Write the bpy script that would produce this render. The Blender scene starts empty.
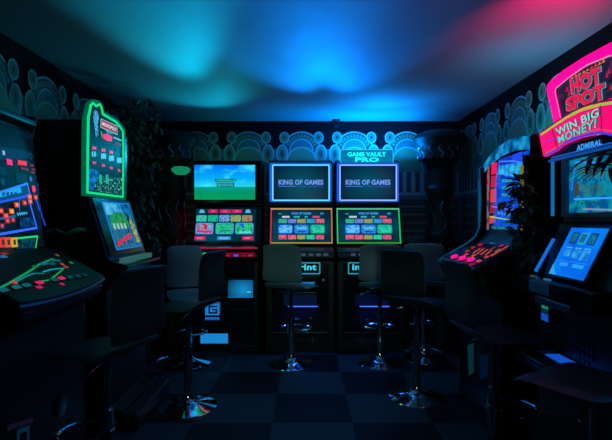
import bpy, math, random
from mathutils import Vector, Matrix
random.seed(7)
S = bpy.context.scene
COL = S.collection
PI = math.pi
CAM = Vector((0, 0, 1.27)); F = 476.0

# ---------------------------------------------------------------- materials
def lin(c):
    return tuple(((v / 255 / 12.92) if v / 255 <= .04045 else ((v / 255 + .055) / 1.055) ** 2.4) for v in c)
_m = {}
def pbr(name, rgb, rough=.5, metal=0., spec=.5, bump=None, coat=0.):
    if name in _m: return _m[name]
    m = bpy.data.materials.new(name); m.use_nodes = True
    nt = m.node_tree; b = nt.nodes['Principled BSDF']
    b.inputs['Base Color'].default_value = (*rgb, 1); b.inputs['Roughness'].default_value = rough
    b.inputs['Metallic'].default_value = metal; b.inputs['Specular IOR Level'].default_value = spec
    b.inputs['Coat Weight'].default_value = coat
    tc = nt.nodes.new('ShaderNodeTexCoord'); n = nt.nodes.new('ShaderNodeTexNoise')
    sc, st = bump or (40, .02)
    n.inputs['Scale'].default_value = sc; n.inputs['Detail'].default_value = 4
    nt.links.new(tc.outputs['Object'], n.inputs['Vector'])
    bp = nt.nodes.new('ShaderNodeBump'); bp.inputs['Strength'].default_value = st; bp.inputs['Distance'].default_value = .01
    nt.links.new(n.outputs['Fac'], bp.inputs['Height']); nt.links.new(bp.outputs['Normal'], b.inputs['Normal'])
    mr = nt.nodes.new('ShaderNodeMapRange'); mr.inputs['To Min'].default_value = max(0, rough - .06); mr.inputs['To Max'].default_value = min(1, rough + .06)
    nt.links.new(n.outputs['Fac'], mr.inputs['Value']); nt.links.new(mr.outputs['Result'], b.inputs['Roughness'])
    _m[name] = m; return m
def em(rgb, s=1.0):
    k = 'glow_%d_%d_%d_%g' % (*rgb, s)
    if k in _m: return _m[k]
    m = bpy.data.materials.new(k); m.use_nodes = True
    nt = m.node_tree; b = nt.nodes['Principled BSDF']
    b.inputs['Base Color'].default_value = (.01, .01, .01, 1); b.inputs['Roughness'].default_value = .45; b.inputs['Specular IOR Level'].default_value = .15
    b.inputs['Emission Color'].default_value = (*lin(rgb), 1); b.inputs['Emission Strength'].default_value = s
    _m[k] = m; return m
def em_noise(name, cols, scale=20, strength=1., kind='noise', stretch=(1, 1, 1)):
    """a lit picture: patches of several colours"""
    if name in _m: return _m[name]
    m = bpy.data.materials.new(name); m.use_nodes = True
    nt = m.node_tree; b = nt.nodes['Principled BSDF']
    b.inputs['Base Color'].default_value = (.01, .01, .01, 1); b.inputs['Roughness'].default_value = .45; b.inputs['Specular IOR Level'].default_value = .15
    uv = nt.nodes.new('ShaderNodeUVMap'); mp = nt.nodes.new('ShaderNodeMapping'); mp.inputs['Scale'].default_value = stretch
    nt.links.new(uv.outputs[0], mp.inputs[0])
    if kind == 'noise':
        n = nt.nodes.new('ShaderNodeTexNoise'); n.inputs['Scale'].default_value = scale; n.inputs['Detail'].default_value = 3
        out = n.outputs['Fac']; lo, hi = .38, .62
    else:
        n = nt.nodes.new('ShaderNodeTexVoronoi'); n.inputs['Scale'].default_value = scale
        sp = nt.nodes.new('ShaderNodeSeparateColor'); nt.links.new(n.outputs['Color'], sp.inputs[0]); out = sp.outputs[0]; lo, hi = 0, 1
    nt.links.new(mp.outputs[0], n.inputs['Vector'])
    r = nt.nodes.new('ShaderNodeValToRGB'); cr = r.color_ramp
    if kind != 'noise': cr.interpolation = 'CONSTANT'
    for i, c in enumerate(cols):
        p = lo + (hi - lo) * i / max(1, len(cols) - (kind == 'noise'))
        if i < 2: e = cr.elements[i]; e.position = p
        else: e = cr.elements.new(p)
        e.color = (*lin(c), 1)
    nt.links.new(out, r.inputs[0]); nt.links.new(r.outputs[0], b.inputs['Emission Color'])
    b.inputs['Emission Strength'].default_value = strength
    _m[name] = m; return m

BLK = pbr('black_laminate', (.012, .013, .016), .38)
GLS = pbr('black_gloss_plastic', (.008, .009, .012), .16)
MAT = pbr('matte_black', (.006, .006, .008), .7)
CHR = pbr('chrome', (.78, .8, .82), .07, 1.0)
STL = pbr('brushed_steel', (.35, .36, .38), .3, 1.0)
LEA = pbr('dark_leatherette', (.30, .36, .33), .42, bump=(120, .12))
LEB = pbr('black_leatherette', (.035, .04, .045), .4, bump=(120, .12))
LEAF = pbr('dull_green_leaf', (.07, .15, .08), .35)
LEAFB = pbr('brown_green_leaf', (.20, .13, .045), .45)
BARK = pbr('brown_bark', (.06, .04, .025), .8, bump=(60, .5))
POT = pbr('dark_glazed_pot', (.02, .02, .022), .3)
SOIL = pbr('potting_soil', (.02, .014, .01), .95, bump=(150, .8))

# ---------------------------------------------------------------- mesh helpers
class MB:
    def __init__(s): s.v = []; s.f = []; s.mi = []; s.uv = []; s.mats = []
    def m(s, mat):
        if mat not in s.mats: s.mats.append(mat)
        return s.mats.index(mat)
    def add(s, vs, fs, mat, uvs=None):
        o = len(s.v); s.v += [tuple(p) for p in vs]; k = s.m(mat)
        for f in fs:
            s.f.append([o + i for i in f]); s.mi.append(k); s.uv.append([uvs[i] for i in f] if uvs else [(0, 0)] * len(f))
    def box(s, x0, y0, z0, x1, y1, z1, mat):
        vs = [(x, y, z) for z in (z0, z1) for y in (y0, y1) for x in (x0, x1)]
        s.add(vs, [(0, 2, 3, 1), (4, 5, 7, 6), (0, 1, 5, 4), (2, 6, 7, 3), (0, 4, 6, 2), (1, 3, 7, 5)], mat); return s
    def prism_x(s, prof, x0, x1, mat):
        n = len(prof); vs = [(x0, y, z) for y, z in prof] + [(x1, y, z) for y, z in prof]
        s.add(vs, [list(range(n)), list(range(2 * n - 1, n - 1, -1))] + [(i, i + n, (i + 1) % n + n, (i + 1) % n) for i in range(n)], mat); return s
    def loft(s, rings, mat, closed=True, caps=True):
        n = len(rings[0]); vs = [p for r in rings for p in r]; fs = []
        for k in range(len(rings) - 1):
            for i in range(n if closed else n - 1):
                j = (i + 1) % n; fs.append((k * n + i, k * n + j, (k + 1) * n + j, (k + 1) * n + i))
        if caps: fs += [list(range(n))[::-1], [(len(rings) - 1) * n + i for i in range(n)]]
        s.add(vs, fs, mat); return s
    def lathe(s, prof, mat, c=(0, 0, 0), seg=32, sy=1.0):
        rings = [[(c[0] + r * math.cos(2 * PI * i / seg), c[1] + sy * r * math.sin(2 * PI * i / seg), c[2] + z) for i in range(seg)] for r, z in prof]
        return s.loft(rings, mat)
    def tube(s, pts, r, mat, closed=False, seg=8, taper=None):
        P = [Vector(p) for p in pts]; n = len(P); rings = []
        up = None
        for i in range(n):
            a = P[i - 1] if (i or closed) else P[i]; b = P[(i + 1) % n] if (i < n - 1 or closed) else P[i]
            t = (b - a).normalized()
            if up is None:
                up = t.orthogonal().normalized()
            else:
                up = (up - t * up.dot(t)); up = up.normalized() if up.length > 1e-6 else t.orthogonal().normalized()
            w = t.cross(up); rr = r * (taper(i / (n - 1)) if taper else 1)
            rings.append([P[i] + (up * math.cos(2 * PI * k / seg) + w * math.sin(2 * PI * k / seg)) * rr for k in range(seg)])
        if closed: rings.append(rings[0])
        return s.loft(rings, mat, caps=not closed)
    def build(s, name, parent=None, bevel=0, sub=0, smooth=True, label=None, seg=2):
        me = bpy.data.meshes.new(name); me.from_pydata(s.v, [], s.f)
        for m in s.mats: me.materials.append(m)
        me.polygons.foreach_set('material_index', s.mi)
        ul = me.uv_layers.new(name='UVMap'); fl = [c for f in s.uv for p in f for c in p]; ul.data.foreach_set('uv', fl)
        me.update()
        import bmesh
        if not getattr(s, 'flat', False):
            bm = bmesh.new(); bm.from_mesh(me); bmesh.ops.recalc_face_normals(bm, faces=bm.faces); bm.to_mesh(me); bm.free()
        if smooth:
            me.shade_smooth(); me.set_sharp_from_angle(angle=math.radians(38))
        o = bpy.data.objects.new(name, me); COL.objects.link(o)
        if parent: o.parent = parent
        if bevel:
            b = o.modifiers.new('bevel', 'BEVEL'); b.width = bevel; b.segments = seg; b.limit_method = 'ANGLE'; b.angle_limit = math.radians(35)
        if sub:
            b = o.modifiers.new('sub', 'SUBSURF'); b.levels = b.render_levels = sub
        if label: o['label'] = label
        return o
_txt = {}
def glyphs(text, bold=0.0):
    k = (text, bold)
    if k in _txt: return _txt[k]
    cu = bpy.data.curves.new('t', 'FONT'); cu.body = text; cu.offset = bold; cu.resolution_u = 3; cu.space_character = 1.05
    o = bpy.data.objects.new('t', cu); COL.objects.link(o)
    dg = bpy.context.evaluated_depsgraph_get(); me = bpy.data.meshes.new_from_object(o.evaluated_get(dg))
    vs = [(v.co.x, v.co.y) for v in me.vertices]; fs = [list(p.vertices) for p in me.polygons]
    bpy.data.objects.remove(o); bpy.data.curves.remove(cu); bpy.data.meshes.remove(me)
    x0 = min(v[0] for v in vs); x1 = max(v[0] for v in vs); y0 = min(v[1] for v in vs); y1 = max(v[1] for v in vs)
    vs = [((x - x0) / (x1 - x0), (y - y0) / (y1 - y0)) for x, y in vs]
    _txt[k] = (vs, fs); return _txt[k]
class Panel(MB):
    """flat artwork on a plane of a thing; px() measures where a point seen in the photo lies on that plane"""
    def __init__(s, root, o, u=(1, 0, 0), v=(0, 0, 1)):
        super().__init__(); s.o = Vector(o); s.u = Vector(u).normalized(); s.w = Vector(v).normalized(); s.n = s.u.cross(s.w)
        s.M = Matrix.Translation(root.location) @ Matrix.Rotation(root.rotation_euler.z, 4, 'Z'); s.flat = True
    def at(s, u, v, h=0): return s.o + s.u * u + s.w * v + s.n * h
    def px(s, x, y):
        R = s.M.to_3x3(); o = s.M @ s.o; n = R @ s.n; d = Vector(((x - 306) / F, 1, (220 - y) / F))
        t = (o - CAM).dot(n) / d.dot(n); p = CAM + d * t - o
        return (p.dot(R @ s.u), p.dot(R @ s.w))
    def poly(s, uv, mat, L=1):
        s.add([s.at(a, b, L * .0012) for a, b in uv], [list(range(len(uv)))], mat, [tuple(p) for p in uv]); return s
    def rect(s, u0, v0, u1, v1, mat, L=1): return s.poly([(u0, v0), (u1, v0), (u1, v1), (u0, v1)], mat, L)
    def prect(s, x0, y0, x1, y1, mat, L=1):
        a = s.px(x0, y1); b = s.px(x1, y0); return s.rect(a[0], a[1], b[0], b[1], mat, L)
    def pr(s, x0, y0, x1, y1, r, mat, L=1):
        a = s.px(x0, y1); b = s.px(x1, y0); return s.poly(rrect(a[0], a[1], b[0], b[1], r), mat, L)
    def ppoly(s, pts, mat, L=1): return s.poly([s.px(*p) for p in pts], mat, L)
    def pline(s, pts, wd, mat, L=1, closed=False):
        q = [Vector(s.px(*p)) for p in pts]
        return s.line(q, wd, mat, L, closed)
    def line(s, q, wd, mat, L=1, closed=False):
        q = [Vector(p) for p in q]; n = len(q)
        for i in range(n if closed else n - 1):
            a, b = q[i], q[(i + 1) % n]; d = b - a
            if d.length < 1e-6: continue
            d.normalize(); p = Vector((-d.y, d.x)) * wd / 2; e = d * wd * .35
            s.poly([a - p - e, b - p + e, b + p + e, a + p - e], mat, L)
        return s
    def disc(s, c, r, mat, L=1, ry=None, seg=18, r0=0):
        ry = ry or r
        P = lambda k, q: (c[0] + r * q * math.cos(2 * PI * k / seg), c[1] + ry * q * math.sin(2 * PI * k / seg))
        if r0 == 0: return s.poly([P(k, 1) for k in range(seg)], mat, L)
        for k in range(seg): s.poly([P(k, r0), P(k, 1), P(k + 1, 1), P(k + 1, r0)], mat, L)
        return s
    def text(s, t, q, mat, L=2, bold=.02):
        """q: lower-left, lower-right, upper-right, upper-left in (u, v)"""
        vs, fs = glyphs(t, bold); q = [Vector(p) for p in q]
        f = lambda a, b: (q[0] * (1 - a) + q[1] * a) * (1 - b) + (q[3] * (1 - a) + q[2] * a) * b
        s.add([s.at(*f(a, b), L * .0012) for a, b in vs], fs, mat, [(a, b) for a, b in vs]); return s
    def ptext(s, t, x0, y0, x1, y1, mat, L=2, bold=.02):
        return s.text(t, [s.px(x0, y1), s.px(x1, y1), s.px(x1, y0), s.px(x0, y0)], mat, L, bold)
    def slab(s, uv, h0, h1, mat):
        n = len(uv); vs = [s.at(a, b, h0) for a, b in uv] + [s.at(a, b, h1) for a, b in uv]
        s.flat = False
        s.add(vs, [list(range(n))[::-1], list(range(n, 2 * n))] + [(i, (i + 1) % n, (i + 1) % n + n, i + n) for i in range(n)], mat, list(uv) * 2); return s
    def ring(s, a, b, h0, h1, mat):
        """frame between the outline a (outer) and b (inner)"""
        n = len(a); vs = [s.at(*p, h) for h in (h0, h1) for l in (a, b) for p in l]; fs = []; s.flat = False
        for i in range(n):
            j = (i + 1) % n
            fs += [(2 * n + i, 2 * n + j, 3 * n + j, 3 * n + i), (i, j, 2 * n + j, 2 * n + i), (n + i, 3 * n + i, 3 * n + j, n + j), (i, n + i, n + j, j)]
        s.add(vs, fs, mat); return s
def rrect(u0, v0, u1, v1, r, k=4):
    out = []
    for cx, cy, a in ((u1 - r, v0 + r, -90), (u1 - r, v1 - r, 0), (u0 + r, v1 - r, 90), (u0 + r, v0 + r, 180)):
        for i in range(k + 1):
            t = math.radians(a + 90 * i / k); out.append((cx + r * math.cos(t), cy + r * math.sin(t)))
    return out
def empty(name, loc, rz, label, cat, group=None):
    o = bpy.data.objects.new(name, None); o.empty_display_size = .1; COL.objects.link(o); o.location = loc; o.rotation_euler = (0, 0, rz)
    o['label'] = label; o['category'] = cat
    if group: o['group'] = group
    return o
def tag(o, label, cat, group=None):
    o['label'] = label; o['category'] = cat
    if group: o['group'] = group
    return o
def struct(o): o['kind'] = 'structure'; return o
def copy_tree(o, parent=None):
    c = o.copy(); COL.objects.link(c)
    if parent: c.parent = parent
    for ch in list(o.children): copy_tree(ch, c)
    return c

# ---------------------------------------------------------------- room
XL, XR, YB, YF, ZC = -1.79, 1.70, 5.30, -1.6, 2.37
def wall_mat():
    return pbr('dark_painted_wall', (.006, .008, .010), .85, spec=.1, bump=(30, .1))
WM = wall_mat()
struct(MB().box(XL - .1, YB, 0, XR + .1, YB + .1, ZC, WM).build('wall_back'))
struct(MB().box(XL - .1, YF, 0, XL, YB, ZC, WM).build('wall_left'))
struct(MB().box(XR, YF, 0, XR + .1, YB, ZC, WM).build('wall_right'))
struct(MB().box(XL - .1, YF - .1, 0, XR + .1, YF, ZC, WM).build('wall_front'))
CE = pbr('ceiling_gloss_paint', (.31, .32, .32), .7, spec=.15, bump=(5, .12))
struct(MB().box(XL - .1, YF - .1, ZC, XR + .1, YB + .1, ZC + .1, CE).build('ceiling'))
def floor_mat():
    m = bpy.data.materials.new('carpet_tiles'); m.use_nodes = True; nt = m.node_tree; b = nt.nodes['Principled BSDF']
    tc = nt.nodes.new('ShaderNodeTexCoord'); mp = nt.nodes.new('ShaderNodeMapping')
    mp.inputs['Location'].default_value = (.21 + 5, 5 - 2.98 + .5, .01); nt.links.new(tc.outputs['Object'], mp.inputs[0])
    ck = nt.nodes.new('ShaderNodeTexChecker'); ck.inputs['Scale'].default_value = 2.0
    ck.inputs['Color1'].default_value = (.003, .004, .007, 1); ck.inputs['Color2'].default_value = (.07, .115, .125, 1)
    nt.links.new(mp.outputs[0], ck.inputs[0])
    n = nt.nodes.new('ShaderNodeTexNoise'); n.inputs['Scale'].default_value = 220; nt.links.new(tc.outputs['Object'], n.inputs[0])
    mx = nt.nodes.new('ShaderNodeMix'); mx.data_type = 'RGBA'; mx.blend_type = 'MULTIPLY'; mx.inputs[0].default_value = .35
    nt.links.new(ck.outputs[0], mx.inputs[6]); nt.links.new(n.outputs['Fac'], mx.inputs[7]); nt.links.new(mx.outputs[2], b.inputs['Base Color'])
    bp = nt.nodes.new('ShaderNodeBump'); bp.inputs['Strength'].default_value = .3; bp.inputs['Distance'].default_value = .004
    nt.links.new(n.outputs['Fac'], bp.inputs['Height']); nt.links.new(bp.outputs[0], b.inputs['Normal'])
    b.inputs['Roughness'].default_value = .6; return m
struct(MB().box(XL - .1, YF - .1, -.1, XR + .1, YB + .1, 0, floor_mat()).build('floor'))
BB = pbr('black_skirting', (.01, .011, .013), .4)
struct(MB().box(XL, YB - .015, 0, XR, YB, .09, BB).build('baseboard_back'))
struct(MB().box(XL, YF, 0, XL + .015, YB - .02, .09, BB).build('baseboard_left'))
struct(MB().box(XR - .015, YF, 0, XR, YB - .02, .09, BB).build('baseboard_right'))

# printed arcade frieze: arches, medallions and pleats in shallow relief on the walls
FL = pbr('frieze_pale_line', (.42, .52, .52), .6); FO = pbr('frieze_olive', (.26, .26, .14), .6)
FD = pbr('frieze_dark', (.05, .065, .07), .6); FB = pbr('frieze_ground', (.14, .18, .185), .6)
def frieze(name, origin, rz, length, phase, n0, n1):
    class R: pass
    r = R(); r.location = Vector(origin); r.rotation_euler = type('e', (), {'z': rz})()
    P = Panel(r, (0, 0, 0)); P2 = P
    T = .586
    def put(uv, mat, L):
        c = clip(uv, 0, length)
        if len(c) > 2: P2.poly(c, mat, L)
    def clip(uv, lo, hi):
        for s, lim in ((1, lo), (-1, hi)):
            out = []
            for i in range(len(uv)):
                a, b = uv[i - 1], uv[i]; ia, ib = s * (a[0] - lim) >= 0, s * (b[0] - lim) >= 0
                if ia != ib:
                    t = (lim - a[0]) / (b[0] - a[0]); out.append((lim, a[1] + t * (b[1] - a[1])))
                if ib: out.append(b)
            uv = out
            if not uv: break
        return uv
    arc = lambda c, z, ru, rv, a0, a1, n=20: [(c + ru * math.cos(math.radians(a0 + (a1 - a0) * i / n)), z + rv * math.sin(math.radians(a0 + (a1 - a0) * i / n))) for i in range(n + 1)]
    put([(0, 1.02), (length, 1.02), (length, 2.06), (0, 2.06)], FB, 1)
    for k in range(n0, n1):
        c = phase + k * T
        put(arc(c, 2.04, .215, .215, 0, 180), FL, 2); put(arc(c, 2.04, .20, .20, 0, 180), FD, 3)
        for a in range(25, 156, 13):                                   # keystone marks round the arch
            ca = math.radians(a); ctr = Vector((c + .165 * math.cos(ca), 2.04 + .165 * math.sin(ca))); t = Vector((-math.sin(ca), math.cos(ca))) * .014; q = Vector((math.cos(ca), math.sin(ca))) * .019
            put([ctr - t - q, ctr + t - q, ctr + t + q, ctr - t + q], FO, 4)
        put(arc(c, 2.04, .135, .135, 0, 180), FL, 4); put(arc(c, 2.04, .122, .122, 0, 180), FB, 5)
        put([(c - .19, 1.80)] + arc(c, 1.93, .165, .155, 180, 0) + [(c + .19, 1.80)], FL, 6)
        put([(c - .17, 1.80)] + arc(c, 1.93, .15, .14, 180, 0) + [(c + .17, 1.80)], FO, 7)
        for s in (-1, 1):
            x = c + s * .19
            put(arc(x, 2.185, .056, .066, 0, 360), FL, 8); put(arc(x, 2.185, .044, .052, 0, 360), FO, 9); put(arc(x, 2.185, .014, .022, 0, 360), FD, 10)
            x = c + s * .215
            put(arc(x, 2.005, .066, .105, 0, 360), FL, 8); put(arc(x, 2.005, .05, .086, 0, 360), FO, 9); put(arc(x, 2.005, .022, .045, 0, 360), FD, 10)
        for j in range(12):                                            # hanging pleats
            x = c - T / 2 + j * T / 12
            put([(x + .006, 1.58), (x + .038, 1.58), (x + .038, 1.80), (x + .006, 1.80)], FL if j % 2 else FD, 3)
        put([(c - T / 2, 1.545), (c + T / 2, 1.545), (c + T / 2, 1.575), (c - T / 2, 1.575)], FL, 4)
        put([(c - .24, 1.1), (c + .24, 1.1), (c + .24, 1.5), (c - .24, 1.5)], FD, 3)
        for j in range(4): put([(c - .21, 1.14 + .09 * j), (c + .21, 1.14 + .09 * j), (c + .21, 1.16 + .09 * j), (c - .21, 1.16 + .09 * j)], FO, 4)
    o = P.build(name, smooth=False); o.location = origin; o.rotation_euler = (0, 0, rz); return struct(o)
frieze('trim_1', (XL, YB - .002, 0), 0, XR - XL, -.018, 0, 8)
frieze('trim_2', (XL + .002, YF, 0), PI / 2, YB - YF, .2, -1, 14)
frieze('trim_3', (XR - .002, YB, 0), -PI / 2, YB - YF, .33, -1, 14)

# ---------------------------------------------------------------- bar stools
def make_stool(leather=LEA):
    root = empty('bar_stool', (0, 0, 0), 0, '', 'stool', 'swivel bar stools')
    line = [(-.205, .655), (-.20, .672), (-.185, .684), (-.15, .688), (-.05, .682), (.05, .682), (.11, .690), (.15, .708), (.175, .74), (.185, .78), (.183, .85), (.178, .92), (.182, .98), (.195, 1.03), (.215, 1.07)]
    def strip(a, b, name, w0, w1):
        mb = MB(); rings = []
        for k in range(a, b + 1):
            y, z = line[k]; y0, z0 = line[max(0, k - 1)]; y1, z1 = line[min(len(line) - 1, k + 1)]
            t = Vector((y1 - y0, z1 - z0)).normalized(); n = Vector((-t.y, t.x)) * .013
            f = (k - a) / (b - a); w = w0 + (w1 - w0) * f; e = .014
            rings.append([(-w, y, z), (-w + e, y + n.x, z + n.y), (w - e, y + n.x, z + n.y), (w, y, z), (w - e, y - n.x, z - n.y), (-w + e, y - n.x, z - n.y)])
        mb.loft(rings, leather); return mb.build(name, root, sub=1)
    strip(0, 8, 'seat', .185, .195)
    strip(8, 14, 'backrest', .195, .175)
    MB().lathe([(.001, 0), (.195, 0), (.198, .004), (.194, .009), (.15, .018), (.09, .03), (.05, .045), (.034, .07), (.030, .10), (.001, .10)], CHR, seg=48).build('base', root)
    MB().lathe([(.001, .1), (.029, .1), (.029, .40), (.031, .40), (.031, .415), (.018, .415), (.018, .648), (.045, .655), (.05, .664), (.001, .664)], CHR, seg=24).build('pole', root)
    pts = [(0.026, -.02, .305)]
    for i in range(13):
        a = math.radians(-20 + 220 * i / 12); pts.append((.135 * math.cos(a), -.105 - .125 * math.sin(a) * 1.0, .30))
    pts.append((-.026, -.02, .305))
    fr = MB().tube(pts, .0095, CHR); fr.lathe([(.030, .285), (.036, .285), (.036, .325), (.030, .325)], CHR, seg=24); fr.build('footrest', root)
    MB().tube([(.03, .02, .645), (.09, .03, .64), (.15, .035, .62), (.17, .035, .605)], .005, CHR).build('height_lever', root)
    return root
# x, y, facing (direction the sitter looks), leather, label
def facing(dx, dy): return math.atan2(dx, -dy)
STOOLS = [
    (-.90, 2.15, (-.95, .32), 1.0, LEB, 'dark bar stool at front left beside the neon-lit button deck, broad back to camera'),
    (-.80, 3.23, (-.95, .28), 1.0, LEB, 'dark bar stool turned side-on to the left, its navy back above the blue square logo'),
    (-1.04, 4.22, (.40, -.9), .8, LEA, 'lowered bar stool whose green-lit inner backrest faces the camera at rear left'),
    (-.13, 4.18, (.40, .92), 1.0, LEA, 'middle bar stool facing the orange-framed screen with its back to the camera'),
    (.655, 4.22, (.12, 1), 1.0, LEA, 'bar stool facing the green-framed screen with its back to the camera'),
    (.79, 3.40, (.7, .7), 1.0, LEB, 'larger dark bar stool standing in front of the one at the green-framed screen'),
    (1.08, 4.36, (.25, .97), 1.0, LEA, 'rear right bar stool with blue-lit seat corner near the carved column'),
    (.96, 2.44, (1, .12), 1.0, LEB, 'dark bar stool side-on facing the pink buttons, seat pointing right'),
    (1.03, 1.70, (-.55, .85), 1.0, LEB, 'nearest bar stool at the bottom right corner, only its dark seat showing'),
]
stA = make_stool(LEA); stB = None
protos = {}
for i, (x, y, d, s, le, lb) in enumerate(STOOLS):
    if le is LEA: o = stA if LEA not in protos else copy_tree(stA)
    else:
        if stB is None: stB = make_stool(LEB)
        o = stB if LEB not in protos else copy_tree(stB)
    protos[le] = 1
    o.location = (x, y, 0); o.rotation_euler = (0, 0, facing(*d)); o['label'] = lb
    for ch in o.children: ch.location = (0, 0, 0); ch.scale = (1, 1, 1)
    if s < 1:
        for ch in o.children:
            if ch.name.split('.')[0] in ('seat', 'backrest'): ch.scale = (.9, 1, 1.2); ch.location = (0, 0, -.245)
            if ch.name.split('.')[0] == 'height_lever': ch.location = (0, 0, -.13)
            if ch.name.split('.')[0] == 'pole': ch.scale = (1, 1, .80); ch.location = (0, 0, .02)
# ---------------------------------------------------------------- generic bits
def part_box(name, root, b, mat, bevel=.004, label=None): return MB().box(*b, mat).build(name, root, bevel=bevel, label=label)
def button(P, x, y, w, h, mat, parent, rise=.012, round_=False, cap=True):
    c = P.px(x, y) if x is not None else y
    b = Panel.__new__(Panel); b.__dict__.update({**P.__dict__, 'v': [], 'f': [], 'mi': [], 'uv': [], 'mats': []})
    uv = [(c[0] + w / 2 * math.cos(2 * PI * k / 16), c[1] + h / 2 * math.sin(2 * PI * k / 16)) for k in range(16)] if round_ else rrect(c[0] - w / 2, c[1] - h / 2, c[0] + w / 2, c[1] + h / 2, min(w, h) * .25, 3)
    sc = lambda q: [(c[0] + (p[0] - c[0]) * q, c[1] + (p[1] - c[1]) * q) for p in uv]
    b.slab(sc(1.18), 0, .004, GLS); b.slab(uv, .004, rise, mat); return b.build('button', parent, bevel=.0015)
SCREEN_DARK = em_noise('screen_dark_teal', [(0, 38, 56), (0, 66, 84)], 4, 1)
def vignette_panel(name, cols, cu, cv, ru, rv):
    """an emissive panel, brighter in its middle"""
    m = bpy.data.materials.new(name); m.use_nodes = True; nt = m.node_tree; b = nt.nodes['Principled BSDF']
    b.inputs['Base Color'].default_value = (.01, .01, .01, 1); b.inputs['Roughness'].default_value = .2
    uv = nt.nodes.new('ShaderNodeUVMap'); mp = nt.nodes.new('ShaderNodeMapping')
    mp.inputs['Location'].default_value = (-cu / ru, -cv / rv, 0); mp.inputs['Scale'].default_value = (1 / ru, 1 / rv, 1)
    g = nt.nodes.new('ShaderNodeTexGradient'); g.gradient_type = 'SPHERICAL'; r = nt.nodes.new('ShaderNodeValToRGB')
    r.color_ramp.elements[0].color = (*lin(cols[0]), 1); r.color_ramp.elements[1].color = (*lin(cols[1]), 1)
    nt.links.new(uv.outputs[0], mp.inputs[0]); nt.links.new(mp.outputs[0], g.inputs[0]); nt.links.new(g.outputs[0], r.inputs[0])
    nt.links.new(r.outputs[0], b.inputs['Emission Color']); b.inputs['Emission Strength'].default_value = 1; return m

# ---------------------------------------------------------------- the back row
BODY = [(.04, 0), (.04, .10), (0, .10), (0, .88), (-.035, .91), (-.035, .965), (.0, .985), (.17, 1.0), (.20, 1.02), (.31, 1.405), (.34, 1.42), (.34, 1.86), (.38, 1.885), (.68, 1.885), (.68, 0)]
def lower_parts(root, px0, tray=True):
    """what both king-of-games cabinets carry below the screens; px0 is their middle in the photo"""
    part_box('door', root, (-.27, -.012, .14, .27, .004, .86), GLS, .006)
    for i in range(7): MB().box(-.2 + i * .07, -.048, .93, -.155 + i * .07, -.034, .955, em((110, 140, 165), .22)).build('button', root, bevel=.002)
    bp = Panel(root, (0, -.013, 0)); cx = px0
    bp.slab(rrect(*bp.px(cx - 20, 274.5), *bp.px(cx + 20, 262), .008), 0, .006, GLS)
    pl = bp.build('name_plate', root)
    g = Panel(root, (0, -.0195, 0)); a, b_ = g.px(cx - 20, 274.5), g.px(cx + 20, 262)
    g.line(rrect(a[0] + .008, a[1] + .008, b_[0] - .008, b_[1] - .008, .006, 2), .010, em((40, 165, 190), .9), 1, True)
    g.ptext('inprint', cx - 15.5, 264.3, cx + 15.8, 272, em((60, 215, 235), 1.0), 1, .035)
    g.build('plate_lettering', pl)
    t = MB(); t.box(-.17, -.03, .44, .17, -.012, .455, GLS).box(-.17, -.03, .455, -.16, -.012, .57, GLS).box(.16, -.03, .455, .17, -.012, .57, GLS).box(-.17, -.03, .57, .17, -.012, .58, GLS)
    t.box(-.16, -.0145, .455, .16, -.012, .57, pbr('blue_tray_plastic', (.02, .06, .3), .3))
    tr = t.build('payout_tray', root, .002)
    MB().box(-.115, -.036, .447, .165, -.030, .455, em((50, 95, 225), 2.2)).build('light_strip', tr)
    c = Panel(root, (0, -.014, 0)); c.ppoly([(cx + 1, 282), (cx + 15, 282), (cx + 12, 285), (cx + 4, 289), (cx + 1.5, 286)], em((20, 125, 190), .9), 1); c.build('lit_cup_corner', root)  # lit corner of the cup painted as an emissive patch
    MB().box(-.30, .028, .195, .30, .045, .20, STL).box(-.27, -.016, .198, .27, -.010, .203, STL).build('kick_trim', root)
    MB().lathe([(.001, 0), (.012, 0), (.012, .012), (.001, .012)], STL, (0, 0, 0), 16).build('lock', root).matrix_local = Matrix.Translation((.22, -.012, .70)) @ Matrix.Rotation(PI / 2, 4, 'X')
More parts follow.
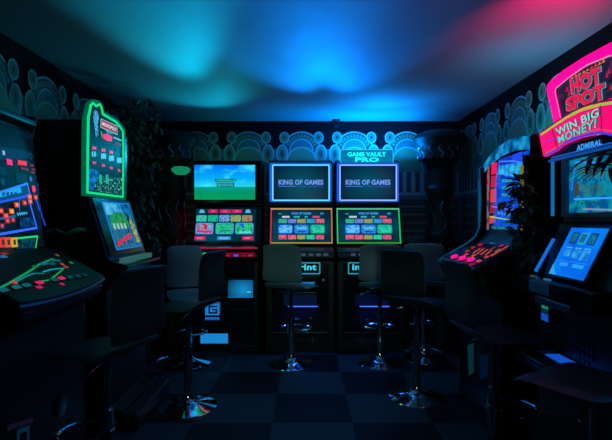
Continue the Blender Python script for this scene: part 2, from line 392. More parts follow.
def king_screens(root, px0, core, glow, low):
    mon = MB().box(-.315, .30, 1.435, .315, .345, 1.855, GLS).build('monitor', root, bevel=.01)
    Y = .299
    P = Panel(root, (0, Y, 0)); a, b_ = P.px(px0 - 31, 202), P.px(px0 + 31, 163)
    fr = Panel(root, (0, Y, 0)); i0 = P.px(px0 - 27, 199.5); i1 = P.px(px0 + 27.7, 166)
    fr.ring(rrect(a[0], a[1], b_[0], b_[1], .018), rrect(i0[0], i0[1], i1[0], i1[1], .006), 0, .012, em(glow, 1.1)); f = fr.build('light_frame', mon)
    t = MB(); q = rrect(i0[0] - .008, i0[1] - .008, i1[0] + .008, i1[1] + .008, .008)
    t.tube([(u, Y - .014, v) for u, v in q], .0055, em(core, 1.5), closed=True, seg=6); t.build('neon_tube', mon)
    g = Panel(root, (0, Y - .001, 0)); g.rect(*i0, *i1, vignette_panel('king_display', [(0, 22, 42), (0, 78, 104)], (i0[0] + i1[0]) / 2, (i0[1] + i1[1]) / 2, .34, .27), 1)
    g.ptext('KING OF GAMES', px0 - 22, 179.7, px0 + 22.7, 184.8, em((110, 150, 245), 1.0), 2, .04)
    g.prect(px0 - 22, 186, px0 - 5, 186.7, em((70, 120, 230), 1), 2); g.ptext('PURE GAMING', px0 - 3.5, 185.7, px0 + 22.7, 187.3, em((40, 85, 190), 1), 2, .01)
    g.build('display', mon)
    # lower touch screen, leaning back
    v = Vector((0, .11, .385)).normalized(); o = (0, .196, 1.02)
    lm = Panel(root, o, v=v); lm.slab(rrect(-.318, .0, .318, .392, .012), -.01, .012, GLS); lo = lm.build('touch_screen', root)
    Q = Panel(root, (Vector(o) + lm.n * .0125), v=v)
    a, b_ = Q.px(px0 - 30.6, 243.6), Q.px(px0 + 31.5, 208.4); i0, i1 = (a[0] + .022, a[1] + .022), (b_[0] - .022, b_[1] - .022)
    w = .013
    fr = Panel(root, Q.o, v=v)
    def bar(u0, v0, u1, v1, mat): fr.slab([(u0, v0), (u1, v0), (u1, v1), (u0, v1)], 0, .008, mat)
    bar(a[0], b_[1] - w, b_[0], b_[1], low[0]); bar(b_[0] - w, a[1], b_[0], b_[1] - w, low[1]); bar(a[0] + w, a[1], b_[0] - w, a[1] + w, low[2]); bar(a[0], a[1], a[0] + w, b_[1] - w, low[3])
    fr.build('light_frame', lo)
    g = Panel(root, Q.o, v=v); g.rect(*i0, *i1, SCREEN_DARK, 1)
    c = px0; E = em
    g.ptext('KING OF GAMES', c - 9, 212.4, c + 10.5, 214.6, E((80, 150, 240)), 2, .04)
    g.prect(c - 22.5, 213.5, c - 19, 214.2, E((80, 170, 190)), 2); g.prect(c + 19.5, 212.6, c + 23, 214.6, E((20, 140, 190)), 2)
    for x0, x1, k in ((-18.5, -11, (210, 230, 240)), (-7, -1, (60, 190, 200)), (4, 7, (50, 180, 190)), (12, 19, (230, 90, 130))): g.prect(c + x0, 216, c + x1, 217.8, E(k, .8), 2)
    arts = {'a': em_noise('tile_lime', [(10, 150, 130), (70, 200, 120), (0, 120, 170)], 60), 'b': em_noise('tile_violet', [(40, 70, 170), (140, 150, 235), (20, 110, 170)], 60),
            'c': em_noise('tile_orange', [(60, 140, 90), (190, 170, 80), (30, 130, 120)], 60), 'd': em_noise('tile_sky', [(20, 110, 180), (60, 170, 220)], 60), 'e': em_noise('tile_rose', [(215, 25, 80), (240, 120, 150), (150, 20, 80)], 60),
            'f': em_noise('tile_blue_dome', [(20, 120, 225), (110, 205, 250), (60, 150, 240)], 30), 'g': em_noise('tile_green', [(0, 170, 150), (50, 225, 165), (20, 150, 160)], 30)}
    for k, m in enumerate('abcde'): g.pr(c - 22 + k * 9.3, 219, c - 13.6 + k * 9.3, 223.2, .006, arts[m], 2)
    for k, m in enumerate('fdg'):
        x = c - 22.5 + k * 16; g.pr(x, 224.6, x + 14.8, 233.8, .02, E((30, 100, 230) if k < 2 else (20, 150, 120)), 2); g.pr(x + .8, 225.4, x + 14, 232.8, .016, arts[m], 3)
    g.ptext('Lucky', c - 3.5, 226.5, c + 6, 230, E((110, 220, 250)), 4, .03); g.prect(c - 3, 231, c + 5.5, 232.2, E((20, 60, 200)), 4)
    for k, m in enumerate('eebac'[:5]): g.pr(c - 22 + k * 9.3, 235, c - 13.8 + k * 9.3, 239.4, .006, arts['eecge'[k]], 2)
    g.build('display', lo)

c2 = empty('slot_machine', (-.055, 4.54, 0), 0, 'upright slot machine with blue neon upper frame and orange-framed lower touch screen', 'slot machine', 'slot machines')
MB().prism_x(BODY, -.325, .325, BLK).build('cabinet_body', c2, bevel=.006)
king_screens(c2, 300.6, (120, 195, 255), (0, 100, 215), (em((205, 165, 110), .85), em((195, 135, 90), .8), em((180, 155, 70), .8), em((205, 55, 85), .9)))
lower_parts(c2, 300.6)
c3 = empty('slot_machine', (.625, 4.54, 0), 0, 'upright slot machine with glowing cyan topper plate and green-framed lower touch screen', 'slot machine', 'slot machines')
MB().prism_x(BODY, -.325, .325, BLK).build('cabinet_body', c3, bevel=.006)
king_screens(c3, 367.7, (145, 165, 255), (15, 85, 220), (em((90, 205, 150), .85), em((30, 200, 110), .9), em((70, 190, 60), .6), em((60, 200, 120), .9)))
lower_parts(c3, 367.7)
tp = Panel(c3, (0, .34, 0)); a, b_ = tp.px(340, 165), tp.px(393.5, 149.3)
tp.slab(rrect(a[0], a[1], b_[0], b_[1], .02), -.012, 0, em((0, 120, 175), 1.0)); topper = tp.build('topper', c3)
g = Panel(c3, (0, .339, 0)); g.line(rrect(a[0] + .004, a[1] + .004, b_[0] - .004, b_[1] - .004, .018), .008, em((70, 190, 235), 1), 1, True)
g.ptext('GAME VAULT', 347.5, 152, 386, 156.6, em((20, 240, 245), 1.3), 2, .05); g.ptext('PRO', 355, 157.3, 379, 162, em((20, 240, 245), 1.3), 2, .05)
g.build('lettering', topper)

# cabinet with the landscape picture
c1 = empty('slot_machine', (-.79, 4.54, 0), 0, 'slot machine showing a green meadow under blue sky above a red-lit button deck', 'slot machine', 'slot machines')
MB().prism_x(BODY, -.335, .335, BLK).build('cabinet_body', c1, bevel=.006)
def meadow():
    m = bpy.data.materials.new('meadow_picture'); m.use_nodes = True; nt = m.node_tree; b = nt.nodes['Principled BSDF']; N = nt.nodes.new; K = nt.links.new
    b.inputs['Base Color'].default_value = (.01, .01, .01, 1); b.inputs['Roughness'].default_value = .2
    tc = N('ShaderNodeTexCoord'); sp = N('ShaderNodeSeparateXYZ'); K(tc.outputs['Generated'], sp.inputs[0])
    r = N('ShaderNodeValToRGB'); cr = r.color_ramp; cr.interpolation = 'LINEAR'
    st = [(0, (0, 150, 80)), (.2, (0, 140, 100)), (.36, (0, 150, 135)), (.375, (40, 200, 220)), (.6, (0, 165, 240)), (1, (0, 110, 235))]
    for i, (p, c) in enumerate(st):
        e = cr.elements[i] if i < 2 else cr.elements.new(p); e.position = p; e.color = (*lin(c), 1)
    K(sp.outputs['Z'], r.inputs[0])
    mp = N('ShaderNodeMapping'); mp.inputs['Scale'].default_value = (3, 1, 3.2); K(tc.outputs['Generated'], mp.inputs[0])
    n = N('ShaderNodeTexNoise'); n.inputs['Scale'].default_value = 1.3; n.inputs['Detail'].default_value = 5; K(mp.outputs[0], n.inputs[0])
    cl = N('ShaderNodeMapRange'); cl.inputs['From Min'].default_value = .5; cl.inputs['From Max'].default_value = .72; K(n.outputs['Fac'], cl.inputs[0])
    gt = N('ShaderNodeMath'); gt.operation = 'GREATER_THAN'; gt.inputs[1].default_value = .375; K(sp.outputs['Z'], gt.inputs[0])
    mu = N('ShaderNodeMath'); mu.operation = 'MULTIPLY'; K(cl.outputs[0], mu.inputs[0]); K(gt.outputs[0], mu.inputs[1])
    mx = N('ShaderNodeMix'); mx.data_type = 'RGBA'; K(mu.outputs[0], mx.inputs[0]); K(r.outputs[0], mx.inputs[6]); mx.inputs[7].default_value = (*lin((60, 225, 255)), 1)
    g2 = N('ShaderNodeTexNoise'); g2.inputs['Scale'].default_value = 60; K(tc.outputs['Generated'], g2.inputs[0])
    mr = N('ShaderNodeMapRange'); mr.inputs['To Min'].default_value = .85; mr.inputs['To Max'].default_value = 1.4; K(g2.outputs['Fac'], mr.inputs[0])
    K(mx.outputs[2], b.inputs['Emission Color']); K(mr.outputs[0], b.inputs['Emission Strength']); return m
mon = MB().box(-.345, .29, 1.435, .345, .345, 1.875, GLS).build('monitor', c1, bevel=.01)
g = Panel(c1, (0, .288, 0)); g.prect(194.4, 165, 255.2, 199.6, meadow(), 1)
sg = em((0, 118, 135), .8)
g.ppoly([(214.5, 178.8), (236, 178.8), (235, 182.2), (215.5, 182.2)], sg, 2); g.ppoly([(216.5, 183), (234.5, 183), (234, 187), (217, 187)], sg, 2)
g.ptext('WINFALLS', 216, 179.4, 235, 181.6, em((60, 200, 160)), 3, .04); g.ptext('BONUS', 218, 183.6, 233, 186.4, em((60, 190, 190)), 3, .04)
g.build('display', mon)
v = Vector((0, .11, .385)).normalized(); o = (0, .196, 1.02)
lm = Panel(c1, o, v=v); lm.slab(rrect(-.325, .0, .335, .392, .012), -.01, .012, GLS); lo = lm.build('touch_screen', c1)
g = Panel(c1, (Vector(o) + lm.n * .0125), v=v); E = em
g.prect(194.3, 209, 255.8, 241.5, em_noise('screen_blue_teal', [(0, 38, 52), (0, 66, 92)], 5), 1)
for x in (202, 248): g.ppoly([(x - 3, 213), (x - 1.6, 209.6), (x + 1.6, 209.6), (x + 3, 213)], E((80, 185, 225)), 2)
for x0, x1, t in ((208.5, 218, 'SLOTS'), (220, 230.5, 'ALL'), (231.8, 242, 'TABLE')):
    g.pr(x0, 209.6, x1, 212.9, .006, E((205, 15, 95), 1.1), 2); g.ptext(t, x0 + 3, 210.7, x1 - 3, 211.8, E((250, 170, 200)), 3, .0)
ts = [em_noise('tile_mint', [(20, 160, 165), (70, 215, 170), (50, 110, 180)], 50), em_noise('tile_leaf', [(10, 150, 150), (30, 200, 140)], 40), em_noise('tile_iris', [(30, 80, 200), (130, 200, 230), (70, 60, 180)], 50),
      em_noise('tile_amber', [(170, 90, 60), (160, 190, 90), (30, 160, 130)], 50), em_noise('tile_ruby', [(190, 20, 50), (60, 170, 140), (200, 110, 60)], 50)]
for k in range(5): g.pr(196.3 + k * 11.4, 215.3, 206.9 + k * 11.4, 221.6, .008, ts[k], 2)
big = [em_noise('tile_pirate', [(230, 20, 80), (20, 140, 190), (90, 190, 230), (210, 60, 120)], 26), em_noise('tile_garden', [(20, 140, 110), (40, 210, 120), (20, 130, 200)], 26), em_noise('tile_forest', [(10, 160, 100), (50, 215, 110), (20, 90, 220)], 22)]
for k, x in enumerate((195.3, 215.4, 235.2)):
    g.pr(x, 222.9, x + 18.4, 234.2, .02, E((70, 160, 225)), 2); g.pr(x + .8, 223.6, x + 17.6, 233.4, .016, big[k], 3)
g.ppoly([(204.3, 224.5), (207, 224.5), (207.4, 229.5), (204, 229.5)], E((225, 15, 60)), 4); g.prect(197, 230.4, 212.5, 232.6, E((220, 40, 110)), 4); g.prect(239, 231.6, 251, 233.1, E((90, 230, 190)), 4); g.prect(220, 230.5, 229, 231.5, E((40, 90, 60)), 4)
for x0, x1, c, t in ((194.5, 205.8, (215, 15, 95), 'EXIT'), (217, 231, (20, 150, 210), 'WITHDRAW'), (242, 253.3, (215, 15, 95), 'START')):
    g.pr(x0, 236.4, x1, 240, .008, E(c, 1.1), 2); g.ptext(t, x0 + 2.6, 237.6, x1 - 2.6, 238.9, E((240, 190, 220)), 3, .0)
g.build('display', lo)
RP = pbr('red_translucent_plastic', (.25, .01, .06), .25)
dk = MB().prism_x([(-.06, .955), (-.075, .985), (-.06, 1.005), (.15, 1.03), (.16, .99), (0, .94)], -.34, .34, GLS).build('button_deck', c1, bevel=.004)
MB().box(-.355, -.082, 1.003, .335, -.070, 1.012, em((205, 25, 75), .8)).build('light_strip', dk)
MB().box(-.33, -.078, .925, .31, -.045, .965, em((120, 5, 48), .7)).build('deck_lower_panel', dk, .003)
bb = Panel(c1, (0, -.079, 0))
for x, w, cc, s in ((228, .035, (215, 15, 70), .7), (236, .045, (70, 90, 240), 1.0), (244, .03, (205, 10, 70), .6), (250.5, .04, (225, 25, 60), .8)): button(bb, x, 255.5, w, .018, em(cc, s), dk, .008)
button(bb, 205.5, 254, .05, .03, em((60, 190, 150), .8), dk, .008)
BT = em((10, 95, 150), 1.0)
part_box('door', c1, (-.30, -.012, .14, .30, .004, .88), GLS, .006)
h = MB(); h.box(.02, -.05, .41, .30, -.012, .425, BLK).box(.02, -.05, .425, .03, -.012, .72, BLK).box(.29, -.05, .425, .30, -.012, .72, BLK).box(.02, -.05, .71, .30, -.012, .725, BLK)
ho = h.build('payout_hood', c1, .004)
pn = Panel(c1, (0, -.0135, 0)); a, b_ = pn.px(228, 297.5), pn.px(254.5, 280)
bm_ = vignette_panel('lit_cup', [(2, 16, 30), (22, 140, 205)], (a[0] + b_[0]) / 2 + .02, a[1] + .07, .19, .16)
pn.rect(*a, *b_, bm_, 1); pn.prect(247, 291.5, 251, 292.5, em((120, 200, 230)), 2); pn.prect(227.8, 296.9, 254.5, 297.6, em((20, 120, 180)), 2); pn.build('lit_niche', ho)  # light in the niche and its falloff painted as an emissive gradient
lg = Panel(c1, (0, -.0135, 0)); B1 = em((25, 120, 205), 1.0); DK = em((3, 22, 52), 1.0)
lg.prect(205.2, 303.5, 219.3, 315.2, B1, 1)
for seg in ([(209, 302.5), (219.8, 302.5), (219.8, 313)],): lg.pline(seg, .011, em((20, 80, 130)), 2)
lg.pline([(216.5, 306.3), (209.3, 306.3), (209.3, 312.8), (216.5, 312.8), (216.5, 309.6), (213, 309.6)], .016, DK, 2)
for k in range(5): lg.ppoly([(205.2 + k * 2.9, 317.2), (207.8 + k * 2.9, 317.2), (207.6 + k * 2.9, 320.6), (206.5 + k * 2.9, 319), (205.4 + k * 2.9, 320.6)], em((25, 105, 190), 1), 1)
lg.build('square_logo', c1)
pl = Panel(c1, (0, -.0135, 0)); pl.prect(200.5, 333.5, 228, 343.4, em((25, 130, 205), 1.0), 1); pl.build('kick_light_panel', c1)
MB().box(-.33, .028, .06, .33, .042, .065, STL).build('kick_trim', c1)

# upward glow of the back row: lit strips lying in the tops of the cabinets
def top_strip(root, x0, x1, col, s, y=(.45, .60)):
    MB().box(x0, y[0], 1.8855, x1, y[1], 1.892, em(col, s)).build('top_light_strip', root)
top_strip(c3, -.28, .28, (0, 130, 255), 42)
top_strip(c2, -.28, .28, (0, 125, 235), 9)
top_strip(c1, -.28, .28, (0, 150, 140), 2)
MB().box(-.343, .34, .80, -.336, .36, 1.36, em((255, 10, 60), 1.8)).build('side_light_strip', c1)  # hidden red strip added to redden the rear left column

# ---------------------------------------------------------------- left wall, near machine (neon map deck)
m4 = empty('slot_machine', (-1.0, 2.07, 0), PI / 2 + .06, 'large machine cut by the left edge, its wide deck printed with green map lines', 'slot machine', 'slot machines')
prof = [(.09, 0), (.09, .10), (.12, .10), (.12, .84), (.03, .90), (.02, .935), (.10, 1.02), (.30, 1.125), (.325, 1.15), (.385, 1.72), (.35, 1.745), (.35, 1.775), (.69, 1.775), (.69, 0)]
MB().prism_x(prof, -.385, .385, BLK).build('cabinet_body', m4, bevel=.008)
for s in (-1, 1):
    x0, x1 = (.385, .41) if s > 0 else (-.41, -.385)
    MB().prism_x([(.28, 1.10), (.31, 1.10), (.37, 1.3), (.40, 1.6), (.36, 1.80), (.69, 1.80), (.69, .0), (.12, .0), (.12, .86)], x0, x1, pbr('red_brown_side_panel', (.05, .014, .014), .3)).build('side_panel', m4, bevel=.006)
vv = Vector((0, .06, .57)).normalized()
P = Panel(m4, (0, .3245, 1.14), v=vv)
scr = Panel(m4, (0, .326, 1.14), v=vv); scr.slab(rrect(-.37, .0, .383, .575, .01), 0, .01, GLS); so = scr.build('display_bezel', m4)
g = Panel(m4, Vector((0, .326, 1.14)) + scr.n * .0105, v=vv)
g.rect(-.36, .01, .375, .565, em_noise('map_game_backdrop', [(0, 3, 8), (1, 11, 22), (2, 22, 40), (0, 5, 10)], 9), 1)
E = em
g.ppoly([(-6, 146), (22, 150), (31, 155), (28, 158), (-6, 160)], E((5, 42, 75)), 2); g.disc(g.px(30, 156), .018, E((20, 58, 86)), 3, r0=.55)
g.prect(2, 151, 3.8, 154.8, E((130, 190, 230)), 3); g.prect(-4, 168, 5, 174, E((5, 40, 70)), 2)
g.prect(6.2, 160, 11.3, 164.5, E((240, 30, 115), 1.1), 3); g.ppoly([(17, 160), (26, 161.5), (26, 166), (17, 164.5)], E((235, 30, 65), 1.1), 3)
for x, y in ((20, 168), (24, 169), (29.5, 165), (31, 169), (30.5, 172)): g.prect(x, y, x + 3.4, y + 1, E((140, 20, 50)), 3)
g.prect(16, 175, 26, 182, E((3, 45, 65)), 2); g.disc(g.px(30, 179), .014, E((20, 110, 170)), 3); g.disc(g.px(2, 182), .018, E((5, 60, 100)), 3)
g.ppoly([(-8, 193), (0, 190.5), (26, 184.2), (29.5, 199), (-8, 203)], E((4, 70, 120)), 2)
g.ppoly([(-8, 193.5), (19, 186.5), (21, 192.5), (-8, 199)], E((30, 165, 230), 1.0), 4)
for x in (1, 5, 9, 13): g.ppoly([(x, 192.5), (x + 2.4, 192), (x + 2.6, 195.5), (x, 196.2)], E((5, 60, 140)), 5)
g.pline([(-8, 194.5), (0, 192), (26, 183.6), (29.8, 199)], .010, E((40, 120, 245), 1.3), 5)
g.disc(g.px(32.3, 189), .018, E((240, 35, 95), 1.1), 6)
g.pline([(-8, 204), (0, 202), (26, 196)], .009, E((40, 80, 240), 1.2), 6); g.pline([(18, 198.5), (18, 211)], .007, E((30, 90, 220)), 6)
g.pline([(26.5, 196), (35.3, 228), (-8, 235.5)], .011, E((45, 95, 255), 1.4), 6); g.pline([(34, 197), (38, 210)], .009, E((35, 85, 240), 1.2), 6)
for x, y, c in ((15, 205, (240, 90, 50)), (22.8, 203, (190, 60, 45)), (9.8, 211.5, (245, 130, 40)), (4, 216, (235, 60, 60)), (-1, 211, (200, 60, 40)), (28, 197, (240, 90, 90)), (34, 197.5, (200, 60, 50)), (5.5, 221, (170, 40, 50)), (11, 220, (150, 30, 50)), (0, 226, (130, 30, 60)), (28.5, 201.5, (230, 80, 80))):
    q = g.px(x, y); g.rect(q[0] - .020, q[1] - .012, q[0] + .020, q[1] + .012, E(tuple(int(t * .85) for t in c), 1.0), 7); g.rect(q[0] - .010, q[1] - .006, q[0] + .010, q[1] + .006, E(tuple(min(255, t + 60) for t in c), 1.0), 8)
g.text('WIN', [g.px(14.5, 216.5), g.px(25, 214.5), g.px(25, 211.8), g.px(14.5, 213)], E((60, 190, 240)), 8, .04); g.ppoly([(-8, 219), (14, 215), (14, 217.5), (-8, 221)], E((20, 100, 170)), 6)
g.ppoly([(19, 219), (31, 217), (33, 226), (18, 228)], em_noise('map_corner_blue', [(0, 10, 40), (10, 70, 140)], 40), 5)
g.pline([(-8, 241), (36, 236.4), (34, 249)], .009, E((40, 205, 120), 1.1), 6)
for x, c in ((1, (225, 60, 60)), (6.5, (230, 90, 70)), (12.5, (215, 180, 50))): q = g.px(x, 242.5); g.rect(q[0] - .025, q[1] - .022, q[0] + .025, q[1] + .022, E(c, .9), 7); g.rect(q[0] - .01, q[1] - .012, q[0] + .01, q[1] + .012, E((60, 50, 30)), 8)
g.ppoly([(15, 239.5), (34, 238), (33, 248), (15, 249)], em_noise('map_strip_teal', [(0, 20, 35), (5, 70, 90)], 50), 5)
g.build('display', so)
MB().tube([(.414, .325, 1.24), (.414, .345, 1.30), (.414, .36, 1.38), (.414, .365, 1.46)], .0035, em((30, 70, 200), .9)).build('side_light_line', m4)
# deck with its bowed front edge
dv = Vector((0, .27, .155)).normalized(); do = Vector((0, .03, .985))
d = Panel(m4, do, v=dv)
front = [(-.41 + .82 * i / 16, -.01 - .030 * (1 - ((-.41 + .82 * i / 16) / .41) ** 2)) for i in range(17)]
d.slab(front + [(.41, .305), (-.41, .305)], -.045, .0, pbr('satin_black_deck', (.008, .009, .011), .5, spec=.25)); dko = d.build('button_deck', m4, bevel=.012, seg=3)
rim = MB().tube([tuple(d.at(u, w_ + .002, -.02)) for u, w_ in front], .012, pbr('satin_blue_trim', (.04, .12, .22), .3, .6)); rim.build('front_trim', dko)
g = Panel(m4, do + d.n * .0005, v=dv)
g.line([g.px(-6, 291), g.px(8, 284), g.px(30, 271), g.px(40, 264), g.px(53, 259)], .010, E((10, 150, 90), .9), 1)
g.line([g.px(16, 282), g.px(26, 276.5), g.px(34, 273.6), g.px(44, 273.6)], .009, E((20, 120, 130), .9), 1)
g.line([g.px(43, 272), g.px(52, 269.5), g.px(62, 268.5)], .008, E((20, 160, 190), .9), 1); g.line([g.px(38, 282), g.px(50, 280), g.px(60, 272), g.px(64, 268)], .008, E((30, 160, 80), .8), 1)
for x, y, w_, c in ((53, 260.5, .05, (5, 105, 115)), (58, 261, .04, (5, 90, 95)), (44, 264, .06, (5, 110, 120)), (52, 264, .05, (10, 80, 100)), (35, 267, .04, (10, 120, 60)), (57, 255.5, .02, (150, 90, 40)), (71, 263, .03, (50, 120, 60)), (3, 257, .05, (5, 110, 150)), (4, 254, .05, (130, 40, 30)), (62, 264.5, .022, (215, 70, 60)), (66, 267.3, .022, (205, 60, 60)), (14, 283, .03, (205, 60, 60)), (39, 287.5, .04, (190, 15, 90)), (62, 284.5, .025, (190, 15, 90))):
    q = g.px(x, y); g.poly(rrect(q[0] - w_ / 2, q[1] - .010, q[0] + w_ / 2, q[1] + .010, .006, 2), E(c, .9), 2)
g.build('deck_artwork', dko)
for x, y, c in ((16, 288, (10, 105, 115)), (26, 286, (10, 95, 110)), (39, 283.5, (225, 20, 100)), (54, 280.5, (8, 75, 85)), (61, 279, (225, 25, 95)), (69.5, 278, (8, 62, 72)), (77.5, 276.8, (8, 55, 64)), (84.5, 275.6, (6, 45, 56)), (3, 291, (10, 95, 100))): button(g, x, y, .046, .022, E(c, .85), dko, .006)
kl = Panel(m4, (0, .094 + .025, 0)); kl.pline([(18, 440), (18, 432), (28, 428), (28, 440)], .02, E((6, 38, 60), .8), 1); kl.pline([(8, 428), (32, 420)], .02, E((18, 18, 40), .7), 1); kl.build('door_emblem', m4)
MB().lathe([(.001, 0), (.045, 0), (.05, .01), (.03, .015), (.001, .012)], STL, seg=24).build('coin_knob', m4).matrix_local = Matrix.Translation((.12, .119, .42)) @ Matrix.Rotation(PI / 2, 4, 'X')

# ---------------------------------------------------------------- left wall, far machine with the green neon sign
m5 = empty('slot_machine', (-1.08, 3.19, 0), PI / 2, 'slot machine on the left topped by a tall green neon outlined sign', 'slot machine', 'slot machines')
prof = [(.05, 0), (.02, .02), (.02, .12), (.10, .14), (.12, .85), (.05, .93), (.03, .985), (.10, 1.02), (.115, 1.05), (.225, 1.40), (.70, 1.40), (.70, 0)]
MB().prism_x(prof, -.33, .33, BLK).build('cabinet_body', m5, bevel=.006)
MB().prism_x([(.235, 1.40), (.70, 1.40), (.70, 1.88), (.235, 1.88)], -.31, .31, BLK).build('sign_case', m5, bevel=.006)
sp_ = Panel(m5, (0, .22, 0))
out = [(84.5, 195.5), (84.8, 150), (85.3, 117), (87, 112), (88.5, 104), (93.7, 99.4), (99, 100.5), (102.3, 104), (104, 111.2), (117.5, 119.3), (121, 123.5), (125.2, 130), (125.4, 165), (125.2, 200.3)]
out = [sp_.px(*p) for p in out]
sp_.slab(out, -.02, .0, em((0, 92, 66), 1.0)); sgn = sp_.build('neon_sign', m5)
inn = [(87.4, 192.3), (87.8, 150), (88.3, 117), (90, 110), (90.6, 105.5), (93.2, 103), (96.3, 106.2), (99.5, 104.3), (101.3, 107), (102.6, 114), (116, 122), (119.6, 126.4), (122.8, 131.5), (123, 165), (122.6, 196.9)]
tp_ = Panel(m5, (0, .214, 0)); inn = [tp_.px(*p) for p in inn]
nt_ = MB().tube([tuple(tp_.at(*p)) for p in inn], .0075, em((20, 215, 130), 1.15), closed=True, seg=8).build('neon_tube', sgn)
g = Panel(m5, (0, .2185, 0))
cen = (sum(p[0] for p in inn) / len(inn), sum(p[1] for p in inn) / len(inn))
g.poly([(p[0], p[1]) for p in inn], E((0, 16, 22), 1.0), 1)
# plain pale upright plaque where the photo's printed figure stands
g.ppoly([(93.5, 110), (97, 111), (98.5, 117), (97.5, 124), (98, 135), (95.5, 137), (93.8, 124), (92.8, 117)], em_noise('pale_blue_plaque', [(10, 70, 130), (90, 190, 235), (20, 90, 150)], 40), 2)
g.ppoly([(100.3, 118.3), (117.2, 125.8), (117.2, 135.2), (100, 127.5)], E((150, 200, 205), .8), 2); g.ppoly([(100.9, 119.4), (116.7, 126.6), (116.7, 134), (100.7, 126.8)], E((150, 10, 45)), 3)
g.text('MONOPOLY', [g.px(101.5, 125.3), g.px(116, 131.9), g.px(116, 128.2), g.px(101.7, 121.5)], E((225, 210, 225)), 4, .04)
g.ppoly([(105, 130), (113, 132.3), (112, 134.3), (106, 132.8)], E((20, 160, 190)), 4)
g.ppoly([(102, 134), (107, 133.5), (112, 137), (111, 141.5), (106.5, 140.8), (102.5, 138.5)], E((230, 10, 100), 1.1), 4); g.ppoly([(99.7, 131), (101.3, 131.5), (102, 138), (100.5, 137)], E((70, 150, 40)), 4)
g.ppoly([(113, 136.5), (121, 140), (121, 141.4), (113, 138)], E((120, 190, 200)), 3)
for k in range(3): g.ppoly([(114 + 2.4 * k, 142 + k * .6), (115.6 + 2.4 * k, 142.3 + k * .6), (115.6 + 2.4 * k, 145 + k * .6), (114 + 2.4 * k, 144.7 + k * .6)], E((110, 15, 40)), 3)
cols4 = (93.5, 102.7, 110.6, 118.6)
for r in range(2):
    for k in range(8):
        x = 91 + 4 * k; y = 141 + r * 3.5 + .65 * k; g.ppoly([(x, y), (x + 3.2, y + .5), (x + 3.2, y + 3), (x, y + 2.5)], E((0, 38, 66)), 2)
for k, x in enumerate(cols4):
    y1 = 148 + k * 2.1; y2 = 162.6 + k * 2.6; sz = 1.9 - .15 * k
    if k < 3: g.ppoly([(x - sz, y1 - 1.6), (x + sz, y1 - 1.2), (x + sz + .5, y1 + 1.5), (x - sz - .3, y1 + 1.2)], E((225, 10, 95), 1.1), 3)
    g.ppoly([(x - sz, y2 - 1.4), (x + sz, y2 - .8), (x + sz, y2 + 1.6), (x - sz, y2 + 1.1)], E((215, 10, 90), 1.0), 3)
    for s_ in (-1, .35, 1.6) if k else (-1, .8): g.ppoly([(x + s_ * 1.3 - 1, y1 + 3.2), (x + s_ * 1.3 + .6, y1 + 3.6), (x + s_ * 1.3 + .6, y1 + 9), (x + s_ * 1.3 - 1, y1 + 8.4)], E((90, 200, 225), .9), 3)
    g.ppoly([(x - 2.6, y1 + 4.6), (x + 3.4, y1 + 5.4), (x + 3.4, y1 + 8), (x - 2.6, y1 + 7.2)], E((15, 100, 150), .9), 2)
g.ppoly([(88.6, 168), (99, 171.5), (97, 180), (92, 190.5), (88.4, 190)], em_noise('sign_blue_mass', [(0, 45, 110), (20, 120, 210)], 30), 2)
g.ppoly([(98, 176), (122, 178), (122, 195), (92, 191)], em_noise('sign_teal_mass', [(0, 14, 26), (0, 80, 90), (0, 22, 40), (90, 190, 150)], 55), 2)
for x in (100, 106.5): g.ppoly([(x - 1.3, 174), (x + 1.3, 175), (x + 1.6, 184), (x - 1.4, 183)], E((40, 190, 150), .8), 3)
g.build('sign_face', sgn)
# slanted screen
vv = Vector((0, .11, .35)).normalized(); o = Vector((0, .118, 1.055))
b0 = Panel(m5, o, v=vv); b0.slab(rrect(-.30, -.01, .31, .365, .01), 0, .01, GLS); bo = b0.build('screen_bezel', m5)
g = Panel(m5, o + b0.n * .011, v=vv)
cs = [(101.3, 201.3), (128.6, 203.6), (142.2, 247.5), (115.6, 249)]
q = [g.px(*p) for p in cs]; u0, u1 = -.22, .295
us = [p[0] for p in q]; vs_ = [p[1] for p in q]; u0, u1, v0, v1 = (us[0] + us[3]) / 2, (us[1] + us[2]) / 2, (vs_[2] + vs_[3]) / 2, (vs_[0] + vs_[1]) / 2
W = lambda a, b: (u0 + (u1 - u0) * a, v0 + (v1 - v0) * b)
def R4(g, a0, b0, a1, b1, mat, L): p, q_ = W(a0, b0), W(a1, b1); g.rect(*p, *q_, mat, L)
R4(g, 0, 0, 1, 1, E((25, 120, 200), 1.1), 1); R4(g, .03, .02, .97, .98, E((15, 100, 150)), 2)
R4(g, .03, .72, .62, .97, em_noise('screen_sky_patch', [(10, 110, 190), (90, 190, 230)], 12), 3); R4(g, .62, .55, .97, .97, em_noise('screen_navy_patch', [(0, 25, 70), (20, 110, 180)], 16), 3)
g.poly([W(.05, .45), W(.7, .45), W(.72, .7), W(.62, .78), W(.3, .78), W(.1, .68)], em_noise('screen_green_hill', [(10, 90, 60), (40, 160, 70), (15, 120, 90)], 30), 4)
for k in range(4): R4(g, .12 + k * .13, .42, .19 + k * .13, .54, E((170, 215, 215), .8), 5)
R4(g, .03, .03, .75, .42, em_noise('screen_slate_patch', [(5, 50, 100), (40, 120, 150), (10, 70, 120)], 24), 3)
for k in range(5): g.poly([W(.06 + k * .12, .08 + k * .035), W(.16 + k * .12, .08 + k * .035), W(.18 + k * .12, .17 + k * .035), W(.08 + k * .12, .17 + k * .035)], E((225, 20, 70)), 6)
g.poly([W(.8, .1), W(.93, .1), W(.93, .5), W(.85, .72), W(.78, .6)], em_noise('screen_yellow_patch', [(190, 180, 40), (30, 90, 90), (210, 190, 60)], 20), 5)
g.build('display', bo)
